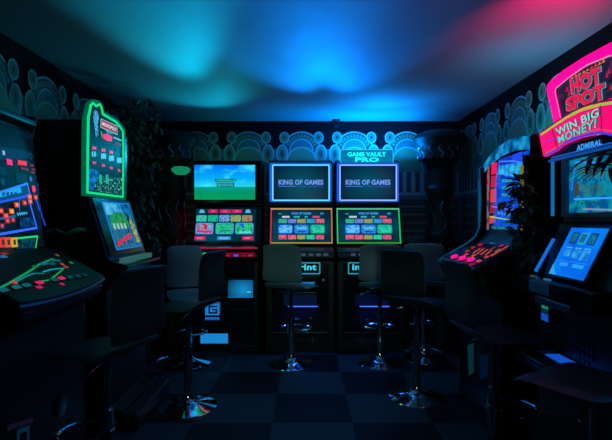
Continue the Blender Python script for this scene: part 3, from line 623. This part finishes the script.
dk5 = MB().prism_x([(.0, .93), (-.01, .985), (.0, 1.0), (.105, 1.025), (.11, .95)], -.33, .33, GLS).build('button_deck', m5, bevel=.006)
g = Panel(m5, (0, .0, 0))
mbx = MB(); lx0 = g.px(122.5, 252)[0]; lx1 = g.px(149, 252)[0]
mbx.box(lx0, -.022, .955 + .06, lx1, .02, 1.045, em_noise('deck_label_glow2', [(5, 60, 60), (50, 110, 105), (90, 75, 85)], 9, .7, stretch=(1, 4, 1))); mbx.build('lit_label_bar', dk5, bevel=.004)
part_box('foot_plinth', m5, (-.33, -.07, .0, .33, .05, .10), pbr('grey_step', (.05, .055, .06), .35), .01)

# ---------------------------------------------------------------- right wall, near machine
m6 = empty('slot_machine', (1.08, 2.11, 0), -PI / 2, 'slot machine with big pink HOT SPOT sign and tilted blue tablet screen at right', 'slot machine', 'slot machines')
prof = [(.10, 0), (.10, .90), (.10, .95), (.11, 1.0), (.215, 1.25), (.235, 1.26), (.235, 1.60), (.25, 1.62), (.61, 1.62), (.61, 0)]
MB().prism_x(prof, -.32, .32, BLK).build('cabinet_body', m6, bevel=.006)
# sign
sp_ = Panel(m6, (0, .17, 0))
half = [sp_.px(*p) for p in ((556.5, 124), (549, 90), (549.3, 85.5), (552.5, 81), (566, 70), (585, 58))]
uc = 0.0
def mirror(h): return h + [(-a, b) for a, b in reversed(h)]
out = mirror(half)
inner = [sp_.px(*p) for p in ((561.5, 119), (555.5, 91), (556.5, 88), (569, 77.5), (586, 65.8))]; inner = [inner[0], inner[1], inner[1], inner[2], inner[3], inner[4]]; inn = mirror(inner)
sp_.slab([(a * .98, b - .004) for a, b in out], -.05, -.005, GLS); sgn = sp_.build('sign_board', m6)
fr = Panel(m6, (0, .17, 0)); fr.ring(out, inn, -.004, .012, em((255, 0, 140), 1.35)); fr.build('neon_border', sgn)
g = Panel(m6, (0, .173, 0)); g.poly(inn, em_noise('sign_night_ground', [(12, 14, 34), (34, 30, 58), (16, 20, 40), (70, 30, 70)], 14, 1.), 1)
g.line([(a * .985, b - .004) for a, b in inn], .006, E((225, 150, 205), .9), 7)
fl = E((235, 60, 30), 1.0)
for k in range(9):
    x = 570 + k * 4; y = 80 - k * 2.05; hgt = random.uniform(3, 7); g.ppoly([(x, y), (x + 3.8, y - 2), (x + 2.4, y - hgt)], E(random.choice([(230, 60, 30), (240, 20, 60), (235, 120, 30)])), 2)
for (x, y) in ((568, 96), (566, 92), (606, 78), (610, 90), (608, 74)): g.ppoly([(x, y), (x + 3, y - 1), (x + 1.5, y - 6)], E((200, 15, 60)), 2)
def outlined(g, t, q, c_out, c_in, L, c3=None):
    q = [Vector(p) for p in q]; g.text(t, grow(q, .05), E(c_out, 1.0), L, .11 if c3 else .07)
    if c3: g.text(t, grow(q, .02), E(c3), L + 1, .085)
    g.text(t, q, E(c_in, 1.0), L + 2, .05 if c3 else .02)
def grow(q, f):
    c = (q[0] + q[1] + q[2] + q[3]) / 4; return [c + (p - c) * (1 + f) for p in q]
outlined(g, 'HOT', [g.px(572.6, 94.6), g.px(602.6, 83), g.px(601.4, 66), g.px(570.8, 79.3)], (70, 190, 200), (235, 25, 75), 3, (50, 15, 50))
outlined(g, 'SPOT', [g.px(568.4, 112), g.px(607.6, 98.4), g.px(606.3, 82.4), g.px(567.6, 98.4)], (70, 190, 200), (235, 25, 75), 6, (50, 15, 50))
g.build('sign_face', sgn)
rb = Panel(m6, (0, .155, 0))
top = [rb.px(*p) for p in ((541.3, 134), (548, 129), (556, 123.5), (566, 116.5), (580, 109.2), (592, 105))]
bot = [rb.px(*p) for p in ((545.8, 156.5), (551, 154), (557, 151), (566, 143.5), (580, 138), (593, 133.8))]
o_ = top + [(-a, b) for a, b in reversed(top)] + [(-a, b) for a, b in bot] + bot[::-1]
# keep the outline counter-consistent: left top -> right top -> right bottom -> left bottom
rb.slab(o_[::-1], -.012, .012, em((240, 5, 110), 1.15)); rbo = rb.build('ribbon_banner', m6)
g = Panel(m6, (0, .1425, 0))
gt = [g.px(*p) for p in ((541.5, 134.5), (548, 130), (556, 124.5), (566, 118), (580, 110.6), (592, 106))]; gt = gt + [(-a, b) for a, b in reversed(gt)]
g.line(gt, .011, E((150, 210, 60), .9), 1); g.line([(a, b + .012) for a, b in gt], .007, E((110, 10, 50)), 1)
gb = [g.px(*p) for p in ((546, 155.5), (557, 150), (566, 142.3), (580, 137), (593, 132.8))]; gb = gb + [(-a, b) for a, b in reversed(gb)]
g.line(gb, .010, E((70, 60, 220), 1.0), 1); g.line([(a, b + .013) for a, b in gb], .005, E((190, 90, 90)), 1)
g.pline([(552.2, 129), (558, 149)], .008, E((130, 0, 60)), 1); g.pline([(601, 106), (602, 131)], .008, E((150, 0, 70)), 1); g.pline([(543, 141.5), (556, 138.5), (575, 137)], .006, E((150, 40, 200)), 1)
outlined(g, 'WIN BIG', [g.px(558.6, 135.6), g.px(600, 116), g.px(599.7, 107.6), g.px(556, 129)], (15, 60, 80), (130, 225, 215), 2)
outlined(g, 'MONEY!', [g.px(560.5, 143.4), g.px(598, 127.4), g.px(598.6, 118), g.px(559, 136.8)], (15, 60, 80), (90, 215, 205), 5)
g.build('banner_lettering', rbo)
hd = Panel(m6, (0, .16, 0)); hd.slab([hd.px(*p) for p in ((571, 156.5), (603, 146.5), (603, 138), (571, 147.5))][::1], -.07, 0, GLS)
MB().box(-.30, .16, 1.575, .30, .24, 1.63, GLS).build('header_box', m6, bevel=.004)
g = Panel(m6, (0, .159, 0)); g.text('ADMIRAL', [g.px(577, 151.4), g.px(602.4, 144.6), g.px(602.4, 139), g.px(577.3, 145.2)], E((60, 150, 235), 1.1), 2, .04)
g.line([(-.295, 1.583), (.295, 1.583)], .006, E((15, 95, 200)), 1); g.build('header_lettering', m6)
MB().box(-.30, .145, 1.562, .30, .16, 1.573, em((20, 90, 190), .6)).build('header_light_strip', m6, bevel=.003)
# upper screen
bz = Panel(m6, (0, .234, 0)); a = bz.px(571, 215); bz.ring([(-.305, 1.285), (.305, 1.285), (.305, 1.578), (-.305, 1.578)], [(-.262, 1.305), (.285, 1.305), (.285, 1.565), (-.262, 1.565)], 0, .02, pbr('blue_grey_bezel', (.06, .16, .24), .3)); bzo = bz.build('upper_screen_bezel', m6)
g = Panel(m6, (0, .233, 0)); g.rect(-.262, 1.305, .285, 1.565, em_noise('reef_backdrop', [(0, 62, 112), (0, 122, 158), (12, 140, 160), (0, 84, 150)], 7), 1)
lb_ = E((40, 130, 250), 1.2)
g.pline([(572.3, 190), (576.5, 162), (614, 163)], .008, lb_, 3); g.pline([(575, 199.2), (620, 197.5)], .008, E((50, 150, 250), 1.2), 3); g.pline([(584, 209), (620, 210)], .007, E((140, 150, 190), .9), 3)
dg = em_noise('reef_letters', [(10, 60, 60), (90, 110, 50), (10, 80, 110)], 40)
g.ptext('WINNIN', 578, 165.5, 606, 178.5, dg, 4, .0); g.ptext('Pearls', 578, 181, 604, 194, dg, 4, .0); g.ppoly([(575.5, 184), (580, 184), (580, 195), (575.5, 196)], E((60, 60, 50)), 4)
for k in range(9): q = g.px(577 + k * 3.6, 181 - (k % 3)); g.disc(q, .006, E((10, 50, 170)), 5)
for k in range(7): q = g.px(579 + k * 4, 202 + (k % 2) * 1.5); g.disc(q, .009, E((30, 80, 60)), 4, ry=.006)
g.build('display', bzo)
MB().box(-.322, .17, 1.29, -.312, .185, 1.57, em((15, 110, 170), .9)).build('side_light_strip', m6, bevel=.002)
# tilted tablet
tl, tr, br, bl = (572.3, 227.8), (610.5, 228.8), (583, 281.2), (549, 273.2)
vv = Vector((0, .11, .22)).normalized(); o = Vector((0, .059, 1.0)); tb = Panel(m6, o, v=vv)
q = [tb.px(*p) for p in (tl, tr, br, bl)]
u0, u1 = (q[0][0] + q[3][0]) / 2, (q[1][0] + q[2][0]) / 2; v0, v1 = (q[2][1] + q[3][1]) / 2, (q[0][1] + q[1][1]) / 2
tb.slab(rrect(u0 - .012, v0 - .012, u1 + .012, v1 + .012, .012), -.025, 0, GLS); tbo = tb.build('tablet', m6, bevel=.003)
MB().prism_x([(.0, .93), (.0, .99), (.09, 1.0), (.19, 1.17), (.225, 1.25), (.235, .93)], -.32, -.29, BLK).build('side_cheek', m6, bevel=.004)
g = Panel(m6, o + tb.n * .0005, v=vv)
R4(g, 0, 0, 1, 1, em_noise('tablet_blue', [(0, 92, 210), (8, 128, 240)], 3, 1.2), 1)
for k in range(3):
    R4(g, .14 + k * .25, .66, .34 + k * .25, .9, E((10, 65, 130) if k != 1 else (40, 160, 220)), 2); R4(g, .17 + k * .25, .69, .31 + k * .25, .87, em_noise('tablet_tile_teal', [(10, 80, 120), (30, 130, 150)], 50), 3)
    R4(g, .14 + k * .25, .4 - .02 * k, .34 + k * .25, .55, em_noise('tablet_tile_azure', [(20, 110, 210), (60, 170, 235)], 30), 2); R4(g, .16 + k * .25, .57, .33 + k * .25, .59, E((90, 180, 245)), 3)
R4(g, .18, .2, .42, .27, E((50, 150, 240)), 2); R4(g, .55, .2, .85, .27, E((40, 160, 240)), 2); R4(g, .1, .3, .95, .305, E((80, 160, 245)), 2)
g.poly([W(0, 0), W(.22, 0), W(0, .22)], E((50, 160, 235)), 2); g.build('display', tbo)
st = Panel(m6, (-.306, .0, 0), u=(1, 0, 0), v=(0, 1, 2.0)); MB().tube([(-.306, .085, 1.01), (-.306, .178, 1.175)], .008, em((20, 105, 215), 1.0), seg=6).build('slanted_light_strip', m6)
dk6 = MB().box(-.32, .0, .915, .32, .10, .995, GLS).build('button_deck', m6, bevel=.008)
g = Panel(m6, (0, -.001, 0)); a, b_ = g.px(531, 296), g.px(553.5, 283); MB().box(-.19, -.004, .93, .0, .002, .985, pbr('blue_grey_face', (.30, .45, .55), .3)).build('face_plate', dk6, .002)
for x0_, x1_, c_ in ((-.23, -.20, (60, 100, 60)), (-.10, -.05, (50, 130, 180))): MB().box(x0_, .02, .994, x1_, .035, 1.0, em(c_, .6)).build('deck_lamp', dk6, .002)
part_box('cup_holder_bracket', m6, (-.14, .0, .88, .16, .10, .915), STL, .004)
ba = MB().box(-.225, .07, .77, -.135, .10, .915, GLS).build('note_acceptor', m6, bevel=.006)
g = Panel(m6, (0, .069, 0)); a, b_ = g.px(540, 319), g.px(552, 297)
uu0, uu1 = -.213, -.147
g.rect(uu0, .843, uu1, .902, em_noise('acceptor_teal', [(5, 90, 80), (40, 160, 130)], 40, .8), 1); g.rect(uu0, .823, uu1, .840, E((8, 40, 50)), 1)
g.ppoly([(541, 309), (552, 315), (552, 318), (541, 313)], E((200, 30, 40), .4), 2) if False else None
g.rect(uu0, .785, uu1, .82, E((20, 80, 200), .8), 1); g.build('acceptor_light', ba)
sk = MB()
for i in range(5):
    for j in range(5):
        if (i - 2) ** 2 + (j - 2) ** 2 < 7: sk.lathe([(.001, 0), (.008, 0), (.008, .004), (.001, .004)], STL, (0, 0, 0), 8) if False else sk.box(.02 + i * .03, .094, .66 + j * .03, .036 + i * .03, .10, .676 + j * .03, pbr('navy_mesh', (.02, .04, .10), .4))
sk.build('speaker_grille', m6)
ty = MB().box(-.10, -.10, .625, .24, .10, .65, GLS).box(-.10, -.10, .65, -.09, .10, .67, GLS).box(.23, -.10, .65, .24, .10, .67, GLS).box(-.09, -.10, .65, .23, -.09, .67, GLS).build('payout_tray', m6, bevel=.004)
MB().box(-.08, .02, .6505, .20, .085, .654, em((20, 85, 215), .8)).build('tray_light', ty)

# ---------------------------------------------------------------- right wall, far machine with curved arch
m7 = empty('slot_machine', (.95, 3.05, 0), -PI / 2, 'curved machine with arched blue canopy, tall blue screen and pink-lit buttons', 'slot machine', 'slot machines')
curve = [(.0, .93), (-.005, .975), (.01, .995), (.10, 1.03), (.20, 1.075), (.27, 1.12), (.31, 1.17), (.325, 1.24), (.33, 1.66)]
MB().prism_x([(.14, 0), (.14, .12), (.16, .12), (.17, .80), (.05, .90)] + curve + [(.74, 1.66), (.74, 0)], -.33, .33, BLK).build('cabinet_body', m7, bevel=.006)
edge = [(.0, .98), (.10, 1.045), (.20, 1.10), (.26, 1.15), (.29, 1.22), (.30, 1.40), (.29, 1.64)]
for s in (-1, 1):
    x0, x1 = (-.355, -.33) if s < 0 else (.33, .355)
    MB().prism_x([(.14, 0), (.17, .80), (.02, .91)] + edge + [(.74, 1.66), (.74, 0)], x0, x1, GLS).build('side_panel', m7, bevel=.008)
    MB().tube([((x0 + x1) / 2, y - .004, z + .003) for y, z in edge], .006, em((8, 70, 110) if s < 0 else (4, 12, 26), .8), seg=6).build('edge_trim', m7)  # bluish light on the edges put in as dim emission
cn = MB(); n = 16; ro = []; ri = []
for i in range(n + 1):
    u = -.355 + .71 * i / n; t = 1 - ((u - .12) / .475) ** 2; ro.append((u, 1.665 + .105 * t)); ri.append((u, 1.60 + .09 * t))
cp = Panel(m7, (0, .32, 0)); cp.slab(ro + ri[::-1], -.40, .0, GLS); cpo = cp.build('arched_canopy', m7, bevel=.006)
g = Panel(m7, (0, .319, 0)); 
for i in range(n):
    g.poly([ri[i], ri[i + 1], ro[i + 1], ro[i]], em_noise('canopy_glow', [(0, 40, 90), (0, 110, 170), (30, 150, 200)], 12), 1)
g.build('canopy_light', cpo)
g = Panel(m7, (0, .323, 0)); P = g
def B(x0, y0, x1, y1, c, L=2, s=1.0): g.prect(x0, y0, x1, y1, E(c, s), L)
g.rect(-.325, 1.175, .325, 1.645, E((1, 5, 14)), 1)
g.ppoly([(499, 160), (530, 150), (530, 238), (493, 233), (494.5, 200)], em_noise('reel_screen_blue', [(0, 55, 190), (10, 90, 225), (5, 40, 150)], 8), 2)
g.ppoly([(501, 159), (512, 155), (511, 165), (500, 167)], E((15, 50, 190)), 3); g.ppoly([(513, 155), (523, 151), (523, 163), (512, 165)], E((30, 70, 235)), 3)
g.ppoly([(500, 166), (528, 161), (528, 178), (507, 176), (499, 173)], em_noise('reel_cyan_cloud', [(10, 110, 200), (50, 190, 235)], 20), 4)
for L_ in (([(500.5, 161.5), (515, 161), (528, 164)], (70, 120, 250)), ([(497.5, 174), (510, 174.5), (528, 177)], (60, 130, 250)), ([(493, 206.5), (505, 208.5), (528, 212)], (110, 110, 250)), ([(500, 161), (494, 205)], (60, 80, 230))): g.pline(L_[0], .008, E(L_[1], 1.2), 6)
for k in range(3): g.ppoly([(503, 179 + k * 7), (513, 180 + k * 7), (513, 183 + k * 7), (502.5, 182 + k * 7)], E((30, 150, 190)), 5)
g.pline([(491, 216.5), (505, 219), (528, 222)], .007, E((160, 220, 140), 1.0), 7)
g.ppoly([(492, 226), (528, 229), (528, 238), (496, 236)], em_noise('reel_teal_foot', [(0, 70, 100), (20, 150, 160), (40, 60, 40)], 30), 4)
for k in range(5): g.ppoly([(499 + 3 * k, 211.5 + .4 * k), (500.6 + 3 * k, 211.7 + .4 * k), (500.6 + 3 * k, 214.6 + .4 * k), (499 + 3 * k, 214.4 + .4 * k)], E((70, 150, 240)), 5)
for k, (y0, y1, c) in enumerate(((163, 175, (235, 15, 80)), (176, 188, (190, 30, 60)), (189, 203, (215, 60, 60)), (204, 214, (140, 30, 60)), (216, 224, (190, 70, 70)))):
    g.ppoly([(492.5 - k * .5, y0 + .5), (498 - k * .5, y0 - 1), (497.7 - k * .5, y1 - 1.5), (492 - k * .5, y1)], E(c, 1), 5)
g.ppoly([(488, 167), (490.5, 166), (489.5, 232), (487.6, 230)], em_noise('reel_side_strip', [(190, 20, 60), (10, 120, 150), (180, 60, 60), (0, 60, 90)], 14), 5)
g.build('display', m7)
MB().box(.335, .27, 1.20, .35, .285, 1.58, em((150, 160, 40), .5)).build('yellow_light_strip', m7, bevel=.002)
MB().box(-.352, .28, 1.24, -.34, .296, 1.56, em((10, 90, 130), .7)).build('blue_light_strip', m7, bevel=.002)
part_box('side_lamp_box', m7, (.33, .33, 1.68, .365, .42, 1.76), pbr('dark_red_plastic', (.07, .008, .01), .4), .01)
dv = Vector((0, .10, .042)).normalized(); do = Vector((0, .015, 1.003))
d = Panel(m7, do, v=dv); d.slab(rrect(-.32, 0, .32, .27, .02), -.01, .006, pbr('plum_deck', (.02, .01, .03), .3)); dko = d.build('button_deck', m7, bevel=.002)
g = Panel(m7, do + d.n * .0065, v=dv)
for x, y in ((455, 258), (463, 259.5), (471.4, 261)): button(g, x, y, .065, .045, E((240, 20, 130), 1.15), dko, .018, True)
for x, y, w_, c in ((464, 265.2, .03, (205, 15, 90)), (470, 266.8, .025, (170, 10, 70)), (479.3, 262, .05, (200, 60, 100)), (480.5, 245.5, .04, (205, 15, 60)), (473.6, 248.4, .035, (180, 30, 60)), (467.8, 252, .04, (190, 40, 70)), (466.5, 255.4, .035, (200, 60, 80)), (487, 258, .03, (200, 60, 70)), (474, 256.5, .03, (190, 90, 60)), (502, 246.5, .03, (190, 20, 70)), (493, 256, .02, (200, 60, 60))): button(g, x, y, w_, .024, E(c, .9), dko, .010)
for a_, b_ in (((473.3, 253.2), (480, 248.5)), ((477, 254), (483.5, 249)), ((481, 254.6), (487.5, 249.6)), ((485.5, 255), (491.5, 250.5)), ((492, 255.6), (511, 244.2))): g.pline([a_, b_], .012, E((225, 85, 65), .95), 1)
g.pline([(490.5, 250), (495, 247)], .008, E((190, 70, 50)), 1); g.pline([(495, 252.2), (500, 249.5)], .010, E((200, 140, 60)), 2)
g.build('deck_artwork', dko)
g = Panel(m7, do + d.n * .0065, v=dv); g.ppoly([(490.2, 242), (499.5, 242), (499.8, 243.8), (490.4, 243.8)], E((30, 160, 190)), 2); g.build('info_display', dko)
kp = Panel(m7, (0, .139, 0)); kp.ppoly([(467.5, 345), (474, 343), (474, 372), (469, 376)], E((8, 48, 52), .8), 1); kp.ppoly([(480, 356), (488, 354), (488, 376), (480, 380)], E((3, 26, 60), .45), 1); kp.build('kick_light_panel', m7)

# ---------------------------------------------------------------- ornamental columns in the rear corners
def column(x, y, lab, px):
    root = empty('carved_column', (x, y, 0), 0, lab, 'column', 'ornamental columns')
    DM = pbr('dark_varnished_carving', (.018, .015, .012), .5, bump=(25, .5))
    MB().lathe([(.001, 0), (.20, 0), (.20, .12), (.18, .15), (.18, .55), (.20, .57), (.20, .62), (.15, .65), (.001, .65)], DM, seg=40).build('plinth', root)
    pr = [(.001, .65), (.13, .65)]
    for z, r in ((.70, .15), (.75, .125), (1.05, .12), (1.08, .14), (1.12, .145), (1.16, .12), (1.5, .115), (1.54, .14), (1.60, .14), (1.63, .115), (1.80, .12)): pr.append((r, z))
    pr.append((.001, 1.80)); MB().lathe(pr, DM, seg=40).build('shaft', root)
    MB().lathe([(.001, 1.80), (.13, 1.80), (.16, 1.86), (.205, 1.90), (.215, 2.0), (.22, 2.03), (.25, 2.06), (.275, 2.11), (.26, 2.15), (.18, 2.19), (.001, 2.20)], DM, seg=40).build('capital', root)
    sc = MB()
    for k in range(14):
        a = 2 * PI * k / 14
        pts = []
        for i in range(12):
            t = i / 11; an = a + .10 * math.sin(t * 2 * PI); r = .217 + .012 * math.sin(t * PI); pts.append((r * math.cos(an), r * math.sin(an), 1.905 + .12 * t))
        sc.tube(pts, .006, STL, seg=5)
    for z0 in (1.18, .8):
        for k in range(8):
            a = 2 * PI * k / 8; pts = []
            for i in range(14):
                t = i / 13; an = a + .22 * math.sin(t * 2 * PI); r = .128 + .008 * math.sin(t * PI); pts.append((r * math.cos(an), r * math.sin(an), z0 + .28 * t))
            sc.tube(pts, .005, STL, seg=5)
    sc.build('scrollwork', root); return root
column(1.40, 4.98, 'dark carved column with flared round capital in the rear right corner', 450)
column(-1.40, 4.98, 'dark carved column with red and green glints behind the foliage at rear left', 175)
lp = empty('wall_lamp', (-1.24, 5.295, 1.76), 0, 'small green glowing oval lamp on the back wall left of the meadow screen', 'lamp')
MB().lathe([(.001, 0), (.04, 0), (.04, .012), (.001, .012)], STL, seg=20).build('wall_plate', lp).rotation_euler = (PI / 2, 0, 0)
MB().tube([(0, -.01, 0), (0, -.30, -.01), (0, -.575, .0)], .008, STL).build('arm', lp)
sh = MB().lathe([(.001, -.045), (.05, -.038), (.085, -.01), (.095, .012), (.07, .035), (.001, .045)], em_noise('lamp_green', [(8, 110, 72), (14, 135, 92)], 3, 1.1), seg=24).build('lamp_shade', lp); sh.location = (0, -.575, 0)
sc_ = empty('security_camera', (.33, 5.22, ZC), 0, 'small black ceiling camera at the middle top of the back wall', 'camera')
MB().lathe([(.001, 0), (.045, 0), (.045, -.02), (.03, -.03), (.001, -.03)], MAT, seg=24).build('mount', sc_)
MB().lathe([(.001, -.03), (.028, -.03), (.038, -.05), (.03, -.075), (.001, -.085)], GLS, seg=24).build('dome', sc_)

# ---------------------------------------------------------------- plants
def leaf(mb, p, d, up, L, w, mat, fold=.25):
    d = d.normalized(); s = d.cross(up)
    if s.length < 1e-3: s = d.orthogonal()
    s.normalize(); n = s.cross(d)
    a = p; q = [a + d * L * .35 - s * w / 2 + n * w * fold, a + d * L * .35 + s * w / 2 + n * w * fold, a + d * L * .35, a + d * L * .75 - s * w * .35 + n * (w * fold * .5 - L * .06), a + d * L * .75 + s * w * .35 + n * (w * fold * .5 - L * .06), a + d * L * .75 - n * L * .06, a + d * L - n * L * .16]
    mb.add([a] + q, [(0, 1, 3), (0, 3, 2), (0, 2, 5)] and [(0, 1, 3), (1, 4, 6, 3), (0, 3, 2), (3, 6, 5, 2), (4, 7, 6), (6, 7, 5)], mat)
def potted(root, r, h):
    MB().lathe([(.001, 0), (r * .75, 0), (r, h * .9), (r * 1.06, h * .92), (r * 1.06, h), (r * .92, h), (r * .9, h * .9), (.001, h * .9)], POT, seg=32).build('pot', root)
    MB().lathe([(.001, h * .9), (r * .88, h * .9), (r * .8, h * .92), (.001, h * .93)], SOIL, seg=24).build('soil', root)
def palm(root, h, base, n, length, seed, pitch=(20, 70), az=None, leafw=.022, lf=.26):
    rnd = random.Random(seed); potted(root, .15, .28)
    MB().tube([(0, 0, .26), (.01, 0, .26 + (h - .26) * .5), (0, 0, h)], .022, BARK, seg=10).build('trunk', root)
    for k in range(n):
        a = (2 * PI * k / n + rnd.uniform(-.2, .2)) if az is None else math.radians(az[k]); el = math.radians(rnd.uniform(*pitch)); mb = MB()
        Lf = length * rnd.uniform(.85, 1.1); pts = []; p = Vector((0, 0, h - .01)); st = 14
        for i in range(st + 1):
            e = el - math.radians(95) * (i / st) ** 1.5; dd = Vector((math.cos(a) * math.cos(e), math.sin(a) * math.cos(e), math.sin(e))); pts.append((p.copy(), dd)); p = p + dd * Lf / st
        mb.tube([q[0] for q in pts], .006, LEAF, seg=5, taper=lambda t: 1 - .75 * t)
        side = Vector((-math.sin(a), math.cos(a), 0))
        for i in range(2, st + 1):
            for half_ in ((0, .5) if lf < .3 else (0,)):
                for s in (-1, 1):
                    q, dd = pts[i]; q = q - dd * half_ * Lf / st; ln = lf * math.sin(PI * (.15 + .8 * i / (st + 1))) * (Lf / .8)
                    leaf(mb, q, dd * .75 + side * s * .8 + Vector((0, 0, -.25)), Vector((0, 0, 1)), ln, leafw, LEAF)
        mb.build('frond', root)
def bush(root, pts, n, size, seed, pot=True, mats=(LEAF,), stems=True, potr=.14):
    rnd = random.Random(seed)
    if pot: potted(root, potr, .28)
    mb = MB(); st = MB()
    for (c, rad) in pts:
        c = Vector(c); st.tube([(0, 0, .25), (c.x * .3, c.y * .3, c.z * .6), tuple(c)], .007, BARK, seg=6)
        for k in range(n):
            v_ = Vector((rnd.gauss(0, 1), rnd.gauss(0, 1), rnd.gauss(0, 1))).normalized() * rnd.uniform(.3, 1) ** .5
            p = c + Vector((v_.x * rad[0], v_.y * rad[1], v_.z * rad[2]))
            leaf(mb, p, v_ + Vector((rnd.uniform(-.5, .5), rnd.uniform(-.5, .5), -.35)), Vector((0, 0, 1)), size * rnd.uniform(.7, 1.3), size * .5, rnd.choice(mats))
    st.build('stem', root); mb.build('foliage', root)
pa = empty('potted_palm', (1.20, 1.22, 0), 0, 'palm at the right edge with dark frond tips crossing the lit reef screen', 'plant')
palm(pa, 1.20, 0, 5, .68, 3, (58, 74), az=[100, 70, 125, -90, -150], leafw=.018, lf=.40)
pb = empty('potted_palm', (-1.42, 2.67, 0), 0, 'dim palm with long fronds between the two machines on the left', 'plant')
palm(pb, .98, 0, 5, .36, 5, (70, 86), az=[150, 185, -20, 215, -60])
pc = empty('leafy_plant', (1.30, 2.56, 0), 0, 'dark leafy plant silhouetted in front of the curved arched machine', 'plant')
bush(pc, [((-.15, .0, 1.34), (.045, .05, .07)), ((-.13, .02, 1.45), (.04, .05, .05)), ((-.12, .02, 1.22), (.06, .06, .08)), ((-.08, .02, 1.10), (.08, .08, .08)), ((-.05, 0, .98), (.09, .08, .10))], 100, .055, 9, potr=.11)
lf = MB()
for dx, dz in ((-.245, 1.37), (-.225, 1.375)): leaf(lf, Vector((dx, .0, dz)), Vector((-.4, 0, -1)), Vector((0, 1, 0)), .06, .03, LEAFB)
lf.build('brown_leaf', pc)
pd = empty('climbing_plant', (-1.50, 4.15, 0), 0, 'tall dim ivy-like foliage filling the rear left corner beside the green sign', 'plant')
bush(pd, [((.05 * math.sin(i * 2), .25 * math.sin(i * 1.3), 1.0 + .115 * i), (.18, .28, .14)) for i in range(11)], 110, .085, 11, mats=(LEAF, LEAF, LEAFB), potr=.17)

# ---------------------------------------------------------------- added lights: cabinet-top glow, sign spill and fills
def area(name, loc, rot, size, col, p, sy=None, spread=180):
    l = bpy.data.lights.new(name, 'AREA'); l.energy = p; l.color = col; l.size = size; l.shape = 'RECTANGLE'; l.size_y = sy or size; l.spread = math.radians(spread)
    o = bpy.data.objects.new(name, l); COL.objects.link(o); o.location = loc; o.rotation_euler = rot; return o
def spot(name, loc, target, col, p, angle, blend=1., size=.05):
    l = bpy.data.lights.new(name, 'SPOT'); l.energy = p; l.color = col; l.spot_size = math.radians(angle); l.spot_blend = blend; l.shadow_soft_size = size
    o = bpy.data.objects.new(name, l); COL.objects.link(o); o.location = loc
    o.rotation_euler = (Vector(target) - Vector(loc)).to_track_quat('-Z', 'Y').to_euler(); return o
area('uplight_blue', (.75, 5.04, 1.93), (PI, 0, 0), .9, (0, .26, 1), 15, .06)
for x_ in (-.055, .625): area('kick_light', (x_, 4.47, .435), (0, 0, 0), .28, (.02, .16, 1), .35, .02)
spot('beam_blue', (.35, 5.0, 1.96), (.36, 2.2, 2.30), (0, .18, .9), 680, 38)
spot('beam_blue_left', (.10, 5.0, 1.96), (-.28, 2.2, 2.30), (0, .20, .8), 560, 38)
spot('beam_blue_wide', (.75, 5.0, 1.94), (.75, 3.6, 2.37), (0, .24, .95), 120, 90)
spot('beam_teal', (-1.02, 5.0, 1.96), (-.80, 2.2, 2.28), (0, .32, .54), 850, 24, .9)
spot('beam_teal_wide', (-.85, 5.0, 1.94), (-1.0, 3.5, 2.37), (0, .40, .62), 65, 80)
area('side_fill', (1.45, 3.10, 1.82), (PI, 0, 0), .5, (0, .38, 1), 1.2, .06)  # blue fill added above the arched machine for the right wall
area('frieze_fill', (1.32, 3.0, 1.84), (0, math.radians(-125), 0), .08, (0, .55, .9), 2.4, .6)  # unseen fill added to brighten the right wall frieze
spot('beam_pink', (1.22, 2.0, 2.03), (1.28, 2.50, 2.37), (1, .0, .16), 40, 75)
area('neon_spill', (-1.24, 3.2, 1.66), (0, -PI / 2, 0), .4, (.1, 1, .5), .6, .5)
spot('rear_fill_teal', (.1, -1.2, 1.15), (0, 4.2, .85), (.42, .9, .70), 38, 36, 1, .15)  # fill added behind the camera to lift the stool backs

w = bpy.data.worlds.new('night'); S.world = w; w.use_nodes = True
w.node_tree.nodes['Background'].inputs[0].default_value = (.0, .004, .008, 1); w.node_tree.nodes['Background'].inputs[1].default_value = 1
cam = bpy.data.cameras.new('camera'); co = bpy.data.objects.new('camera', cam); COL.objects.link(co)
co.location = CAM; co.rotation_euler = (PI / 2, 0, 0); cam.sensor_width = 36; cam.lens = 36 * F / 612; cam.clip_start = .05
S.camera = co
S.view_settings.view_transform = 'Standard'; S.view_settings.look = 'None'; S.view_settings.exposure = 0; S.view_settings.gamma = 1; S.view_settings.use_curve_mapping = False
S.cycles.use_denoising = True; S.cycles.sample_clamp_indirect = 4; S.cycles.max_bounces = 8
